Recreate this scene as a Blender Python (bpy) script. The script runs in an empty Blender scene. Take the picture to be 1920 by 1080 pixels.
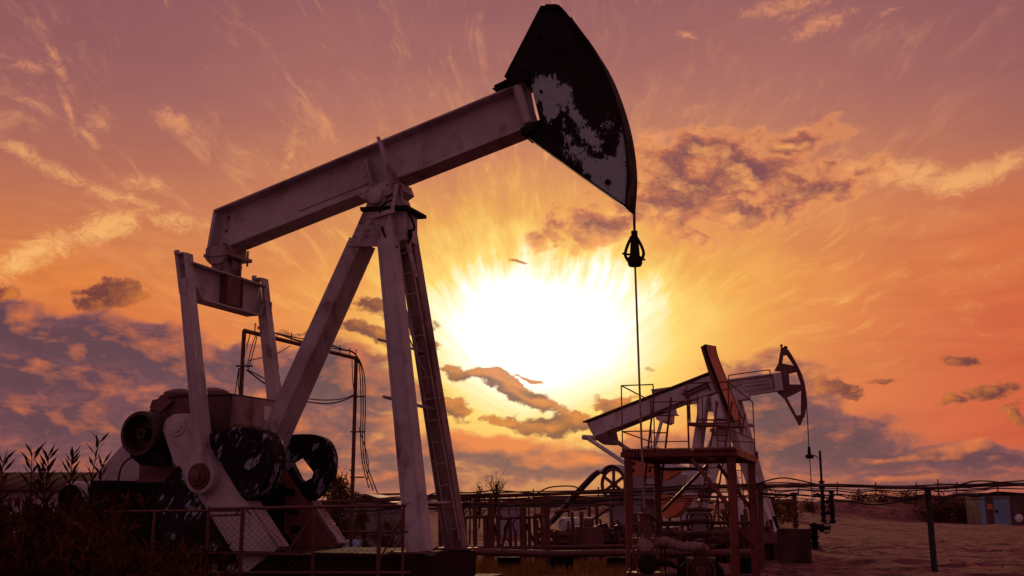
import bpy, bmesh, math, random
from mathutils import Vector, Matrix
R = math.radians
random.seed(7)
# ------------------------------------------------------------------ camera
F = 2000.0                       # focal length in photo pixels
TP = 408.0 / F
PITCH = math.atan(TP)
EYE = 1.6
scene = bpy.context.scene
C = scene.collection
cam_data = bpy.data.cameras.new("camera")
cam_data.lens = 36.0 * F / 1920.0
cam_data.sensor_width = 36.0
cam_data.clip_end = 6000
cam = bpy.data.objects.new("camera", cam_data)
C.objects.link(cam)
cam.location = (0, 0, EYE)
cam.rotation_euler = (R(90) + PITCH, 0, 0)
scene.camera = cam
scene.render.resolution_x = 1024
scene.render.resolution_y = 576
scene.view_settings.view_transform = 'Standard'
scene.view_settings.look = 'None'
scene.view_settings.exposure = 0.0
scene.view_settings.gamma = 1.0
scene.view_settings.use_curve_mapping = False
scene.cycles.max_bounces = 5
scene.cycles.diffuse_bounces = 2
scene.cycles.glossy_bounces = 2

def ray(px, py):
    xc, yc = (px - 960) / F, -(py - 540) / F
    c, s = math.cos(PITCH), math.sin(PITCH)
    return Vector((xc, c - yc * s, s + yc * c))

def at(px, py, Y):
    """world point seen at a photo pixel, at distance Y in front of the camera"""
    d = ray(px, py)
    return Vector((0, 0, EYE)) + d * (Y / d.y)

def gnd(px, Y):
    p = at(px, 948, Y)
    return Vector((p.x, Y, 0))

def srgb(r, g, b):
    f = lambda v: ((v / 255 + 0.055) / 1.055) ** 2.4 if v > 10 else v / 255 / 12.92
    return (f(r), f(g), f(b), 1)

# ------------------------------------------------------------------ node helper
class NB:
    def __init__(s, tree): s.t = tree; s.n = tree.nodes; s.l = tree.links
    def inp(s, sock, v):
        if isinstance(v, bpy.types.NodeSocket): s.l.new(v, sock)
        elif v is not None:
            try: sock.default_value = v
            except Exception: sock.default_value = tuple(v)[:3]
    def m(s, op, a, b=None, c=None, clamp=False):
        n = s.n.new('ShaderNodeMath'); n.operation = op; n.use_clamp = clamp
        for i, v in enumerate((a, b, c)):
            if v is not None: s.inp(n.inputs[i], v)
        return n.outputs[0]
    def ss(s, x, lo, hi, a=0.0, b=1.0):
        n = s.n.new('ShaderNodeMapRange'); n.interpolation_type = 'SMOOTHSTEP'
        for i, v in enumerate((x, lo, hi, a, b)): s.inp(n.inputs[i], v)
        return n.outputs[0]
    def vec(s, x, y, z=0.0):
        n = s.n.new('ShaderNodeCombineXYZ')
        for i, v in enumerate((x, y, z)): s.inp(n.inputs[i], v)
        return n.outputs[0]
    def vm(s, op, a, b=None, scale=None):
        n = s.n.new('ShaderNodeVectorMath'); n.operation = op
        s.inp(n.inputs[0], a)
        if b is not None: s.inp(n.inputs[1], b)
        if scale is not None: s.inp(n.inputs[3], scale)
        return n.outputs[0]
    def noise(s, v, scale=1, detail=4, rough=.55, dist=0.0, dim='3D'):
        n = s.n.new('ShaderNodeTexNoise'); n.noise_dimensions = dim
        s.inp(n.inputs['Vector'], v); n.inputs['Scale'].default_value = scale
        n.inputs['Detail'].default_value = detail; n.inputs['Roughness'].default_value = rough
        n.inputs['Distortion'].default_value = dist
        return n
    def ramp(s, f, stops, interp='LINEAR'):
        n = s.n.new('ShaderNodeValToRGB'); cr = n.color_ramp; cr.interpolation = interp
        while len(cr.elements) < len(stops): cr.elements.new(.5)
        for e, (p, col) in zip(cr.elements, stops):
            e.position = p; e.color = col
        s.inp(n.inputs[0], f)
        return n.outputs[0]
    def mix(s, f, a, b, mode='MIX'):
        n = s.n.new('ShaderNodeMix'); n.data_type = 'RGBA'; n.blend_type = mode
        s.inp(n.inputs[0], f); s.inp(n.inputs[6], a); s.inp(n.inputs[7], b)
        return n.outputs[2]
    def blob(s, v, cx, cy, rx, ry, rot=0):
        n = s.n.new('ShaderNodeMapping'); n.vector_type = 'TEXTURE'
        s.inp(n.inputs[0], v)
        n.inputs[1].default_value = (cx, cy, 0); n.inputs[2].default_value = (0, 0, R(rot))
        n.inputs[3].default_value = (rx, ry, 1)
        g = s.n.new('ShaderNodeTexGradient'); g.gradient_type = 'SPHERICAL'
        s.l.new(n.outputs[0], g.inputs[0])
        return g.outputs[1]

# ------------------------------------------------------------------ sky: positions are directions on the dome (azimuth, elevation in tenths of a radian)
def ae(px, py):
    d = ray(px, py).normalized()
    return math.atan2(d.x, d.y) * 10, math.asin(d.z) * 10
SUN_AZ, SUN_EL = [v / 10 for v in ae(1002, 612)]

world = bpy.data.worlds.new("World"); scene.world = world
world.use_nodes = True
wt = world.node_tree; wt.nodes.clear(); b = NB(wt)
tc = wt.nodes.new('ShaderNodeTexCoord')
sep = wt.nodes.new('ShaderNodeSeparateXYZ'); wt.links.new(tc.outputs['Generated'], sep.inputs[0])
az = b.m('MULTIPLY', b.m('ARCTAN2', sep.outputs[0], sep.outputs[1]), 10)
el = b.m('MULTIPLY', b.m('ARCSINE', sep.outputs[2]), 10)
P = b.vec(az, el, 0)
sx, sy = SUN_AZ * 10, SUN_EL * 10
dx = b.m('SUBTRACT', az, sx); dy = b.m('SUBTRACT', el, sy)
dxs = b.m('MINIMUM', dx, b.m('MULTIPLY', dx, .86))
dys = b.m('MAXIMUM', dy, b.m('MULTIPLY', dy, 1.3))
rr = b.m('SQRT', b.m('ADD', b.m('MULTIPLY', dxs, dxs), b.m('MULTIPLY', b.m('MULTIPLY', dys, dys), 1.55)))
ang = b.m('ARCTAN2', dx, b.m('ADD', dy, 0.9))
# base sky by elevation
S = srgb
base = b.ramp(b.m('MULTIPLY', el, 0.2), [
    (0.00, S(128, 70, 76)), (0.05, S(166, 82, 76)), (0.13, S(212, 96, 60)), (0.25, S(224, 112, 54)), (0.40, S(226, 130, 62)),
    (0.58, S(198, 120, 86)), (0.74, S(172, 108, 98)), (0.92, S(150, 94, 95)), (1.0, S(142, 90, 94))])
side = b.ss(b.m('ABSOLUTE', b.m('SUBTRACT', az, 0.6)), 1.6, 5.2)
base = b.mix(b.m('MULTIPLY', side, b.ss(el, 1.6, 3.8, 0, .55)), base, S(128, 76, 86))
redR = b.m('MULTIPLY', b.ss(az, 1.8, 4.2), b.ss(el, 3.2, 1.4))
base = b.mix(b.m('MULTIPLY', redR, .75), base, S(208, 84, 54))
# large soft variation
nv = b.noise(P, .55, 3, .5).outputs[0]
stk = b.noise(b.vm('MULTIPLY', P, (.5, 3.2, 1)), 1.2, 7, .62, .6).outputs[0]
base = b.mix(b.m('MULTIPLY', b.ss(stk, .42, .64), b.ss(el, 3.4, 1.6, .15, .55)), base, b.mix(1, base, (.78, .70, .80, 1), 'MULTIPLY'))
base = b.mix(b.ss(nv, .35, .68, 0, .3), base, b.mix(1, base, (1.18, 1.12, 1.0, 1), 'MULTIPLY'))
nv2 = b.noise(P, 1.5, 5, .6, .3).outputs[0]
# flame-like wisps fanning out from the sun
wv = b.noise(P, .9, 2, .5)
wc = b.vm('SUBTRACT', wv.outputs[1], (.5, .5, .5))
wsep = wt.nodes.new('ShaderNodeSeparateXYZ'); wt.links.new(wc, wsep.inputs[0])
pol = b.vec(b.m('ADD', b.m('MULTIPLY', ang, 7.0), b.m('MULTIPLY', wsep.outputs[0], 1.0)), b.m('ADD', b.m('MULTIPLY', rr, .6), b.m('MULTIPLY', wsep.outputs[1], .5)), 3.3)
f1 = b.noise(pol, 1.25, 7, .58, .15).outputs[0]
f2 = b.noise(pol, 3.3, 8, .66, .06).outputs[0]
fl = b.m('ADD', b.m('ADD', b.m('MULTIPLY', f1, .34), b.m('MULTIPLY', f2, .24)), b.m('MULTIPLY', nv2, .42))
up = b.ss(dy, -.15, .5)
# glow: distance to the sun, edge pulled about by the wisps
rg = b.m('SUBTRACT', rr, b.m('MULTIPLY', b.m('MULTIPLY', b.m('SUBTRACT', fl, .47), 2.7), b.m('ADD', .25, b.m('MULTIPLY', up, .75))))
gcol = b.ramp(b.m('MULTIPLY', rg, .2), [(0, (3.2, 3.1, 2.7, 1)), (.118, (1.5, 1.45, 1.2, 1)), (.172, (1.0, .93, .56, 1)), (.225, (1.0, .68, .16, 1)),
                                      (.34, (.92, .46, .09, 1)), (.5, (.80, .33, .10, 1)), (.8, (.60, .25, .13, 1))])
gfac = b.ramp(b.m('MULTIPLY', rg, .2), [(0, (1, 1, 1, 1)), (.22, (1, 1, 1, 1)), (.32, (.72, .72, .72, 1)), (.48, (.36, .36, .36, 1)), (.8, (0, 0, 0, 1))])
col = b.mix(gfac, base, gcol)
# thin cirrus over the upper sky
ring = b.m('MULTIPLY', b.ss(rr, 1.0, 1.7), b.ss(rr, 5.2, 2.6))
ci = b.m('MULTIPLY', b.m('MULTIPLY', b.ss(f2, .50, .74), ring), b.ss(el, .9, 1.7))
col = b.mix(b.m('MULTIPLY', b.m('MULTIPLY', ci, b.ss(rr, 4.5, 2.0, .3, 1)), .45), col, S(255, 190, 96))
f3 = b.noise(b.vec(b.m('ADD', b.m('MULTIPLY', ang, 9.0), b.m('MULTIPLY', wsep.outputs[2], 1.8)), b.m('ADD', b.m('MULTIPLY', rr, .35), wsep.outputs[0]), 8.1), 2.4, 10, .72, .12).outputs[0]
wisp = b.m('MULTIPLY', b.m('MULTIPLY', b.ss(f3, .47, .74), b.ss(f1, .42, .58)), b.ss(rr, 1.8, 3.0))
wisp = b.m('MULTIPLY', b.m('MULTIPLY', wisp, b.ss(el, 1.3, 2.2)), b.ss(az, 1.6, -.6, .45, 1))
col = b.mix(b.m('MULTIPLY', wisp, .55), col, S(232, 158, 108))

# warped coordinates for cloud outlines
n_big = b.vm('SUBTRACT', b.noise(P, 2.2, 4, .55).outputs[1], (.5, .5, .5))
PW = b.vm('ADD', P, b.vm('SCALE', n_big, scale=.42))
PWs = b.vm('ADD', P, b.vm('SCALE', n_big, scale=.16))
def field(vecs, items):
    acc = None
    for (px, py, rx, ry, rot, w) in items:
        cx, cy = ae(px, py)
        g = b.blob(vecs, cx, cy, rx / 200, ry / 200, rot)
        g = b.m('MULTIPLY', g, w)
        acc = g if acc is None else b.m('MAXIMUM', acc, g)
    return acc
# bright feathery streaks   (photo px, py, half-length, half-width, tilt, weight)
streaks = field(PWs, [
    (60, 475, 150, 42, 28, 1.3), (200, 425, 110, 40, 25, 1.3), (330, 415, 110, 30, 4, 1.0), (20, 500, 60, 34, 30, 1.3),
    (335, 228, 75, 34, -4, 1.1), (190, 225, 50, 40, -35, .75), (60, 122, 55, 22, 0, .75),
    (128, 205, 90, 13, -68, .9), (165, 255, 60, 12, -40, .9), (80, 60, 120, 20, -58, .45),
    (45, 290, 90, 26, -22, .9), (130, 330, 110, 24, -24, .8), (270, 345, 90, 22, -8, .8), (290, 345, 28, 26, 0, .9),
    (545, 265, 70, 15, 72, .7), (605, 215, 90, 13, -62, .55), (390, 120, 130, 40, -55, .3),
    (1480, 12, 150, 34, 6, .85), (1540, 45, 120, 30, 12, .9), (1285, 68, 34, 15, -14, 1.0), (1660, 22, 60, 16, 6, .7),
    (1290, 205, 60, 20, 22, .75), (1225, 245, 60, 22, 10, .7), (1890, 110, 70, 18, 40, .35), (1860, 68, 50, 10, 20, .3),
    (1500, 245, 60, 24, 10, .9), (1395, 425, 40, 26, 60, .5), (1680, 322, 130, 40, -7, 1.5), (1800, 335, 120, 38, 8, 1.5), (1890, 308, 90, 30, 12, 1.3), (1600, 320, 60, 30, 0, 1.1), (1230, 255, 70, 26, 4, 1.1), (930, 300, 26, 90, 14, .6), (545, 285, 90, 12, 72, .8), (100, 100, 150, 16, -60, .7), (230, 370, 150, 24, -14, .9)])
sn = b.noise(b.vm('MULTIPLY', PWs, (1, 1.5, 1)), 5.5, 10, .74, .9).outputs[0]
sd = b.m('MULTIPLY', b.ss(b.m('ADD', streaks, b.m('MULTIPLY', b.m('SUBTRACT', sn, .5), 2.6)), .22, 1.25), b.ss(streaks, .02, .4))
col = b.mix(b.m('MULTIPLY', sd, .85), col, b.mix(b.ss(el, 3.6, 2.2), S(226, 146, 100), S(250, 184, 108)))

# cumulus: density, and the same field sampled a step towards the sun for lit rims
def cumulus(items, core, mid, rim, k=1.6, t0=.34, t1=.62, sc=3.0, stretch=1.7, opa=.95, seed=0.0, rimk=3.2, thn=.8, grow=1.0):
    global col
    toward = b.vm('NORMALIZE', b.vec(b.m('MULTIPLY', dx, -1), b.m('MULTIPLY', dy, -1), 0))
    out = []
    for off in (None, .13):
        v = P if off is None else b.vm('ADD', P, b.vm('SCALE', toward, scale=off))
        nb = b.vm('SUBTRACT', b.noise(v, 2.0, 3, .5).outputs[1], (.5, .5, .5))
        vw = b.vm('ADD', v, b.vm('SCALE', nb, scale=.34))
        fd = field(vw, [(q[0], q[1], q[2] * grow, q[3] * grow, q[4], q[5]) for q in items])
        n = b.noise(b.vm('ADD', b.vm('MULTIPLY', v, (1, stretch, 1)), (seed, seed * .7, 0)), sc, 9, .6, .25).outputs[0]
        fd = b.m('POWER', fd, .72)
        raw = b.m('MULTIPLY', b.m('ADD', fd, b.m('MULTIPLY', b.m('SUBTRACT', n, .5), k)), b.ss(fd, .0, .12))
        out.append(raw)
    den = b.ss(out[0], t0, t1)
    lit = b.m('MULTIPLY', b.m('SUBTRACT', out[0], out[1]), rimk, clamp=True)
    fine = b.noise(b.vm('MULTIPLY', P, (1, stretch, 1)), sc * 2.6, 7, .68, .4).outputs[0]
    thick = b.ss(b.m('ADD', out[0], b.m('MULTIPLY', b.m('SUBTRACT', fine, .5), .9)), t0 + .0, t1 + .40)
    c = b.mix(thick, mid, core)
    thin = b.ss(out[0], t1 + .06, t0, 0, thn)
    c = b.mix(b.m('MAXIMUM', b.m('MULTIPLY', lit, .85), thin), c, rim)
    col = b.mix(b.m('MULTIPLY', den, opa), col, c)

# right-hand altocumulus bank
cumulus([(1290, 300, 90, 50, -4, 1.0), (1270, 375, 110, 50, 6, 1.15), (1400, 330, 130, 60, -4, 1.05), (1500, 350, 110, 44, 4, .9), (1400, 400, 150, 34, 8, .85),
         (1520, 262, 70, 22, 10, .7), (1450, 280, 90, 26, 8, .8), (1570, 345, 90, 26, 12, .7), (1110, 425, 110, 34, 4, .75), (1050, 455, 60, 24, 0, .55),
         (1215, 285, 50, 24, 0, .6), (1180, 350, 80, 40, 0, .55), (1290, 440, 160, 26, 0, .5)],
        S(124, 70, 76), S(216, 124, 80), S(252, 166, 92), k=1.9, t0=.24, t1=.68, sc=2.9, stretch=1.5, seed=4.2, grow=1.6, rimk=2.0, thn=.95)
# small clouds over the right half and near the sun
cumulus([(210, 545, 75, 34, 6, 1.1), (180, 560, 55, 30, 0, 1.0), (5, 555, 40, 26, 0, .9), (1565, 722, 52, 26, -8, 1.0), (1660, 710, 60, 14, -4, .6), (1790, 678, 60, 16, -2, .7),
         (1850, 735, 62, 20, 14, .9), (1790, 748, 50, 12, 0, .7), (1625, 795, 30, 10, 0, .6), (1910, 765, 30, 26, 60, .8), (1200, 693, 28, 14, -20, .5), (1150, 752, 60, 24, 6, .8),
         (905, 705, 90, 17, -14, 1.0), (965, 735, 95, 22, -20, 1.25), (850, 690, 60, 12, -4, .6), (990, 710, 40, 7, 0, .7), (1050, 795, 100, 30, 2, 1.15), (950, 790, 70, 16, -4, .8),
         (845, 765, 48, 34, -18, 1.0), (700, 575, 60, 24, -8, .8), (690, 620, 75, 22, -3, .95), (800, 640, 50, 14, 0, .8), (705, 665, 52, 15, -3, .8), (800, 610, 42, 16, 0, .7), (540, 622, 80, 10, 0, .6),
         (500, 600, 60, 10, 0, .4), (970, 492, 34, 6, 3, .5)],
        S(96, 46, 52), S(122, 60, 56), S(226, 128, 48), k=1.3, t0=.36, t1=.62, sc=6.0, stretch=1.5, opa=.93, seed=9.1, rimk=1.2, grow=1.2, thn=.3)
# low cumulus band
cumulus([(60, 630, 190, 46, -6, 1.6), (250, 652, 190, 50, -8, 1.6), (90, 700, 260, 44, 0, 1.35), (330, 690, 200, 60, -4, 1.0), (120, 790, 320, 62, 0, 1.15), (480, 690, 140, 50, 0, 1.1), (620, 705, 150, 60, -4, 1.2),
         (560, 800, 200, 70, 0, .95), (700, 735, 130, 46, 0, 1.0), (330, 850, 300, 50, 0, .9), (60, 870, 200, 40, 0, .9), (830, 850, 320, 36, 0, .85), (1050, 870, 300, 30, 0, .9), (700, 890, 300, 34, 0, 1.0),
         (1250, 850, 200, 40, 0, .8), (1440, 760, 130, 80, 0, 1.15), (1500, 830, 190, 56, 0, 1.2), (1610, 830, 110, 28, -3, 1.0), (1480, 690, 60, 20, 10, .5), (1720, 855, 230, 28, 0, 1.05), (1880, 860, 150, 26, 4, .95),
         (1400, 700, 80, 30, 0, .7), (1535, 770, 50, 44, 0, .7), (1650, 905, 360, 24, 0, .95), (1850, 905, 200, 20, 0, .8)],
        S(82, 56, 74), S(126, 76, 84), S(236, 124, 62), k=1.15, t0=.25, t1=.62, sc=2.0, stretch=2.1, opa=.95, seed=1.7, rimk=2.1, grow=1.4, thn=.48)
# hazy band at the horizon
col = b.mix(b.ss(el, .42, .0, 0, .65), col, S(150, 84, 82))
# sky away from the sunset: dusky mauve
backf = b.ss(b.m('ABSOLUTE', az), 6, 12)
bk = b.ramp(b.m('MULTIPLY', el, 1 / 15), [(0, S(126, 76, 86)), (.35, S(142, 96, 108)), (1, S(134, 98, 112))])
col = b.mix(backf, col, bk)
zen = b.ss(el, 5.0, 9.0)
col = b.mix(zen, col, S(134, 98, 112))
nish = wt.nodes.new('ShaderNodeTexSky'); nish.sky_type = 'NISHITA'; nish.sun_disc = False
nish.sun_elevation = SUN_EL; nish.sun_rotation = SUN_AZ
col = b.mix(.0015, col, nish.outputs[0], 'ADD')
bg = wt.nodes.new('ShaderNodeBackground'); wt.links.new(col, bg.inputs[0]); bg.inputs[1].default_value = 1.0
wo = wt.nodes.new('ShaderNodeOutputWorld'); wt.links.new(bg.outputs[0], wo.inputs[0])
world.cycles.sampling_method = 'MANUAL'; world.cycles.sample_map_resolution = 512

sun_d = bpy.data.lights.new("sun", 'SUN'); sun_d.energy = 1.1; sun_d.angle = R(4); sun_d.color = (1.0, .55, .28)
sun = bpy.data.objects.new("sun", sun_d); C.objects.link(sun)
sd_ = Vector((math.sin(SUN_AZ) * math.cos(SUN_EL), math.cos(SUN_AZ) * math.cos(SUN_EL), math.sin(SUN_EL)))
sun.rotation_euler = sd_.to_track_quat('Z', 'Y').to_euler()

# ------------------------------------------------------------------ materials
def metal(name, c1, c2, rust=(.05, .012, .006, 1), rust_amt=.35, chips=None, chip_amt=.3, rough=.62, sc=1.0, metallic=0.0, bump=.25, streak=6.0, chipv=None):
    m = bpy.data.materials.new(name); m.use_nodes = True
    t = m.node_tree; t.nodes.clear(); b = NB(t)
    o = t.nodes.new('ShaderNodeOutputMaterial'); p = t.nodes.new('ShaderNodeBsdfPrincipled')
    t.links.new(p.outputs[0], o.inputs[0])
    tc = t.nodes.new('ShaderNodeTexCoord'); v = tc.outputs['Object']
    n1 = b.noise(v, .9 * sc, 5, .6).outputs[0]
    c = b.mix(b.ss(n1, .35, .65), c1, c2)
    vs = b.vm('MULTIPLY', v, (streak, streak, 1.1))
    n2 = b.noise(vs, .8 * sc, 6, .62, .2).outputs[0]
    n3 = b.noise(v, 3.3 * sc, 6, .65).outputs[0]
    mixn = b.m('ADD', b.m('MULTIPLY', n2, .6), b.m('MULTIPLY', n3, .4))
    c = b.mix(b.ss(mixn, .60 - .22 * rust_amt, .74 - .16 * rust_amt, 0, .9), c, rust)
    if chips:
        vr = v
        if chipv:
            rt = t.nodes.new('ShaderNodeMapping'); rt.inputs[2].default_value = (0, R(-32), 0); t.links.new(v, rt.inputs[0]); vr = b.vm('MULTIPLY', rt.outputs[0], (1.0, 1.0, .28))
        n4 = b.noise(vr, 5.5 * sc, 8, .68, .4).outputs[0]
        n5 = b.noise(v, 1.1 * sc, 3, .5).outputs[0]
        k = b.m('ADD', b.m('MULTIPLY', n4, .6), b.m('MULTIPLY', n5, .5))
        c = b.mix(b.ss(k, .66 - .2 * chip_amt, .69 - .2 * chip_amt), c, chips)
    fine = b.noise(v, 26 * sc, 5, .7).outputs[0]
    c = b.mix(b.ss(fine, .35, .8, 0, .35), c, b.mix(1, c, (.55, .5, .5, 1), 'MULTIPLY'))
    t.links.new(c, p.inputs['Base Color'])
    t.links.new(b.ss(n3, .3, .7, rough - .12, rough + .2), p.inputs['Roughness'])
    p.inputs['Metallic'].default_value = metallic
    if rough > .65 or chips or name == 'horsehead_paint': p.inputs['Specular IOR Level'].default_value = .12
    bm_ = t.nodes.new('ShaderNodeBump'); bm_.inputs['Strength'].default_value = bump; bm_.inputs['Distance'].default_value = .012
    t.links.new(b.m('ADD', fine, b.m('MULTIPLY', n3, 1.2)), bm_.inputs['Height']); t.links.new(bm_.outputs[0], p.inputs['Normal'])
    return m
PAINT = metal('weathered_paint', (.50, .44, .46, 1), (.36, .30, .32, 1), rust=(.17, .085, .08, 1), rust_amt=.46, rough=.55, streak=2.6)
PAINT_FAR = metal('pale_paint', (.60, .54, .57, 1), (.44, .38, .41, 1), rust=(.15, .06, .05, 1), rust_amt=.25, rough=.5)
BROWN = metal('brown_oxide', (.17, .058, .055, 1), (.12, .038, .038, 1), rust=(.22, .13, .13, 1), rust_amt=.05, rough=.6)
HOUSING = metal('oily_housing', (.14, .038, .03, 1), (.07, .022, .022, 1), rust=(.22, .10, .085, 1), rust_amt=.25, rough=.5, streak=5)
HOUSING_END = metal('streaked_plate', (.34, .24, .26, 1), (.22, .14, .15, 1), rust=(.09, .03, .028, 1), rust_amt=.6, rough=.5)
OXIDE = metal('inner_crank_oxide', (.26, .085, .085, 1), (.19, .06, .062, 1), rust=(.34, .22, .22, 1), rust_amt=.1, rough=.6)
DRUM = metal('drum_iron', (.045, .016, .014, 1), (.028, .010, .010, 1), rust=(.09, .028, .02, 1), rust_amt=.3, rough=.5)
SKIDM = metal('skid_iron', (.04, .012, .012, 1), (.025, .008, .008, 1), rust=(.08, .02, .016, 1), rust_amt=.3, rough=.85)
DARK = metal('dark_steel', (.018, .009, .010, 1), (.010, .005, .006, 1), rust=(.035, .010, .008, 1), rust_amt=.3, rough=.7)
BLACK = metal('grimy_black', (.006, .003, .004, 1), (.004, .002, .003, 1), rust=(.02, .006, .005, 1), rust_amt=.2, rough=.8)
PEEL = metal('peeling_weight_paint', (.014, .006, .008, 1), (.009, .004, .006, 1), rust=(.04, .012, .012, 1), rust_amt=.25, chips=(.26, .29, .36, 1), chip_amt=.28, rough=.6, sc=2.6, chipv=(3.2, 1, 1.0))
RED = metal('red_oxide', (.20, .028, .018, 1), (.14, .018, .014, 1), rust=(.07, .015, .012, 1), rust_amt=.5, rough=.55)
RUSTP = metal('rusty_pipe', (.13, .028, .022, 1), (.075, .017, .014, 1), rust=(.17, .045, .03, 1), rust_amt=.4, rough=.6)
ORANGE = metal('orange_paint', (.62, .17, .06, 1), (.48, .12, .045, 1), rust=(.10, .03, .02, 1), rust_amt=.3, rough=.55)
CABLE = metal('black_cable', (.012, .006, .007, 1), (.008, .004, .005, 1), rust_amt=.1, rough=.6, bump=.05)
STEEL = metal('bright_rod', (.35, .25, .22, 1), (.28, .18, .16, 1), rust=(.12, .05, .04, 1), rust_amt=.4, rough=.35, metallic=.6)
WALLG = metal('grey_sheet', (.34, .29, .33, 1), (.27, .22, .26, 1), rust=(.14, .07, .06, 1), rust_amt=.3, rough=.7)
WALLW = metal('dirty_white_wall', (.42, .37, .39, 1), (.33, .28, .30, 1), rust=(.16, .08, .07, 1), rust_amt=.3, rough=.7)
ROOFR = metal('rusty_roof', (.055, .011, .009, 1), (.035, .007, .007, 1), rust=(.11, .035, .03, 1), rust_amt=.2, rough=.9)
BLUE = metal('faded_blue', (.20, .33, .46, 1), (.15, .26, .38, 1), rust=(.08, .05, .05, 1), rust_amt=.2, rough=.6)
CRATEBR = metal('brown_cladding', (.14, .075, .075, 1), (.10, .05, .052, 1), rust_amt=.3, rough=.7)
SLAB = metal('stained_slab', (.10, .045, .042, 1), (.065, .026, .026, 1), rust=(.03, .012, .012, 1), rust_amt=.6, rough=.85)
WRAP = metal('wrapped_lagging', (.30, .19, .18, 1), (.18, .10, .10, 1), rust=(.08, .03, .03, 1), rust_amt=.5, rough=.9, sc=3)
WHITE = metal('white_enamel', (.70, .66, .66, 1), (.60, .55, .55, 1), rust_amt=.1, rough=.5)
MESHW = metal('fence_wire', (.035, .012, .012, 1), (.025, .009, .009, 1), rust_amt=.1, rough=.95, bump=.02)

def head_material():
    """dark rusted plate with patches of old grey-blue paint at fixed places of the plate"""
    m = metal('horsehead_paint', (.016, .005, .007, 1), (.010, .0035, .005, 1), rust=(.05, .009, .008, 1), rust_amt=.12, rough=.6)
    t = m.node_tree; b = NB(t)
    p = [n for n in t.nodes if n.type == 'BSDF_PRINCIPLED'][0]
    old = p.inputs['Base Color'].links[0].from_socket
    tc = [n for n in t.nodes if n.type == 'TEX_COORD'][0]
    sp = t.nodes.new('ShaderNodeSeparateXYZ'); t.links.new(tc.outputs['Object'], sp.inputs[0])
    v = b.vec(sp.outputs[0], sp.outputs[2], 0)
    w = b.vm('ADD', v, b.vm('SCALE', b.vm('SUBTRACT', b.noise(v, 2.6, 5, .6).outputs[1], (.5, .5, .5)), scale=.30))
    acc = None
    for (px, py, rx, ry, rot, wt_) in [(1022, 168, 44, 40, 0, 1.35), (1052, 182, 38, 34, -30, 1.2), (1030, 205, 24, 34, 0, 1.2), (1080, 212, 48, 18, -55, .95), (1105, 255, 55, 24, -50, .95), (1080, 290, 36, 28, 0, .85), (1065, 262, 20, 40, 20, .6), (1000, 235, 14, 20, 0, .8),
                                  (1140, 240, 26, 30, 20, .55), (1168, 285, 17, 62, 0, 1.1), (1150, 320, 50, 40, -20, 1.35), (1112, 315, 40, 26, -30, 1.15), (1165, 350, 30, 50, 10, 1.4), (1128, 345, 40, 20, -36, 1.1), (1060, 235, 12, 60, 5, .45)]:
        q = M.px(px, py, -.17)
        g = b.m('MULTIPLY', b.blob(w, q.x, q.z, rx * .0078, ry * .0078, rot), wt_)
        acc = g if acc is None else b.m('MAXIMUM', acc, g)
    n = b.noise(v, 13, 10, .78, .3).outputs[0]
    n2 = b.noise(b.vm('MULTIPLY', v, (1.0, .35, 1)), 24, 7, .75, .2).outputs[0]
    k = b.m('ADD', acc, b.m('MULTIPLY', b.m('SUBTRACT', b.m('ADD', b.m('MULTIPLY', n, .6), b.m('MULTIPLY', n2, .4)), .5), 3.2))
    msk = b.m('MULTIPLY', b.ss(k, .38, .52), b.ss(acc, .02, .12))
    pc = b.mix(b.noise(v, 5, 5, .6).outputs[0], (.27, .36, .345, 1), (.38, .49, .47, 1))
    c = b.mix(msk, old, pc)
    # a few thin scratches
    sc_ = b.noise(b.vm('MULTIPLY', w, (9, 1.3, 1)), 2.2, 4, .6, .4).outputs[0]
    c = b.mix(b.ss(sc_, .73, .76, 0, .5), c, (.24, .2, .22, 1))
    t.links.new(c, p.inputs['Base Color'])
    return m

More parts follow.
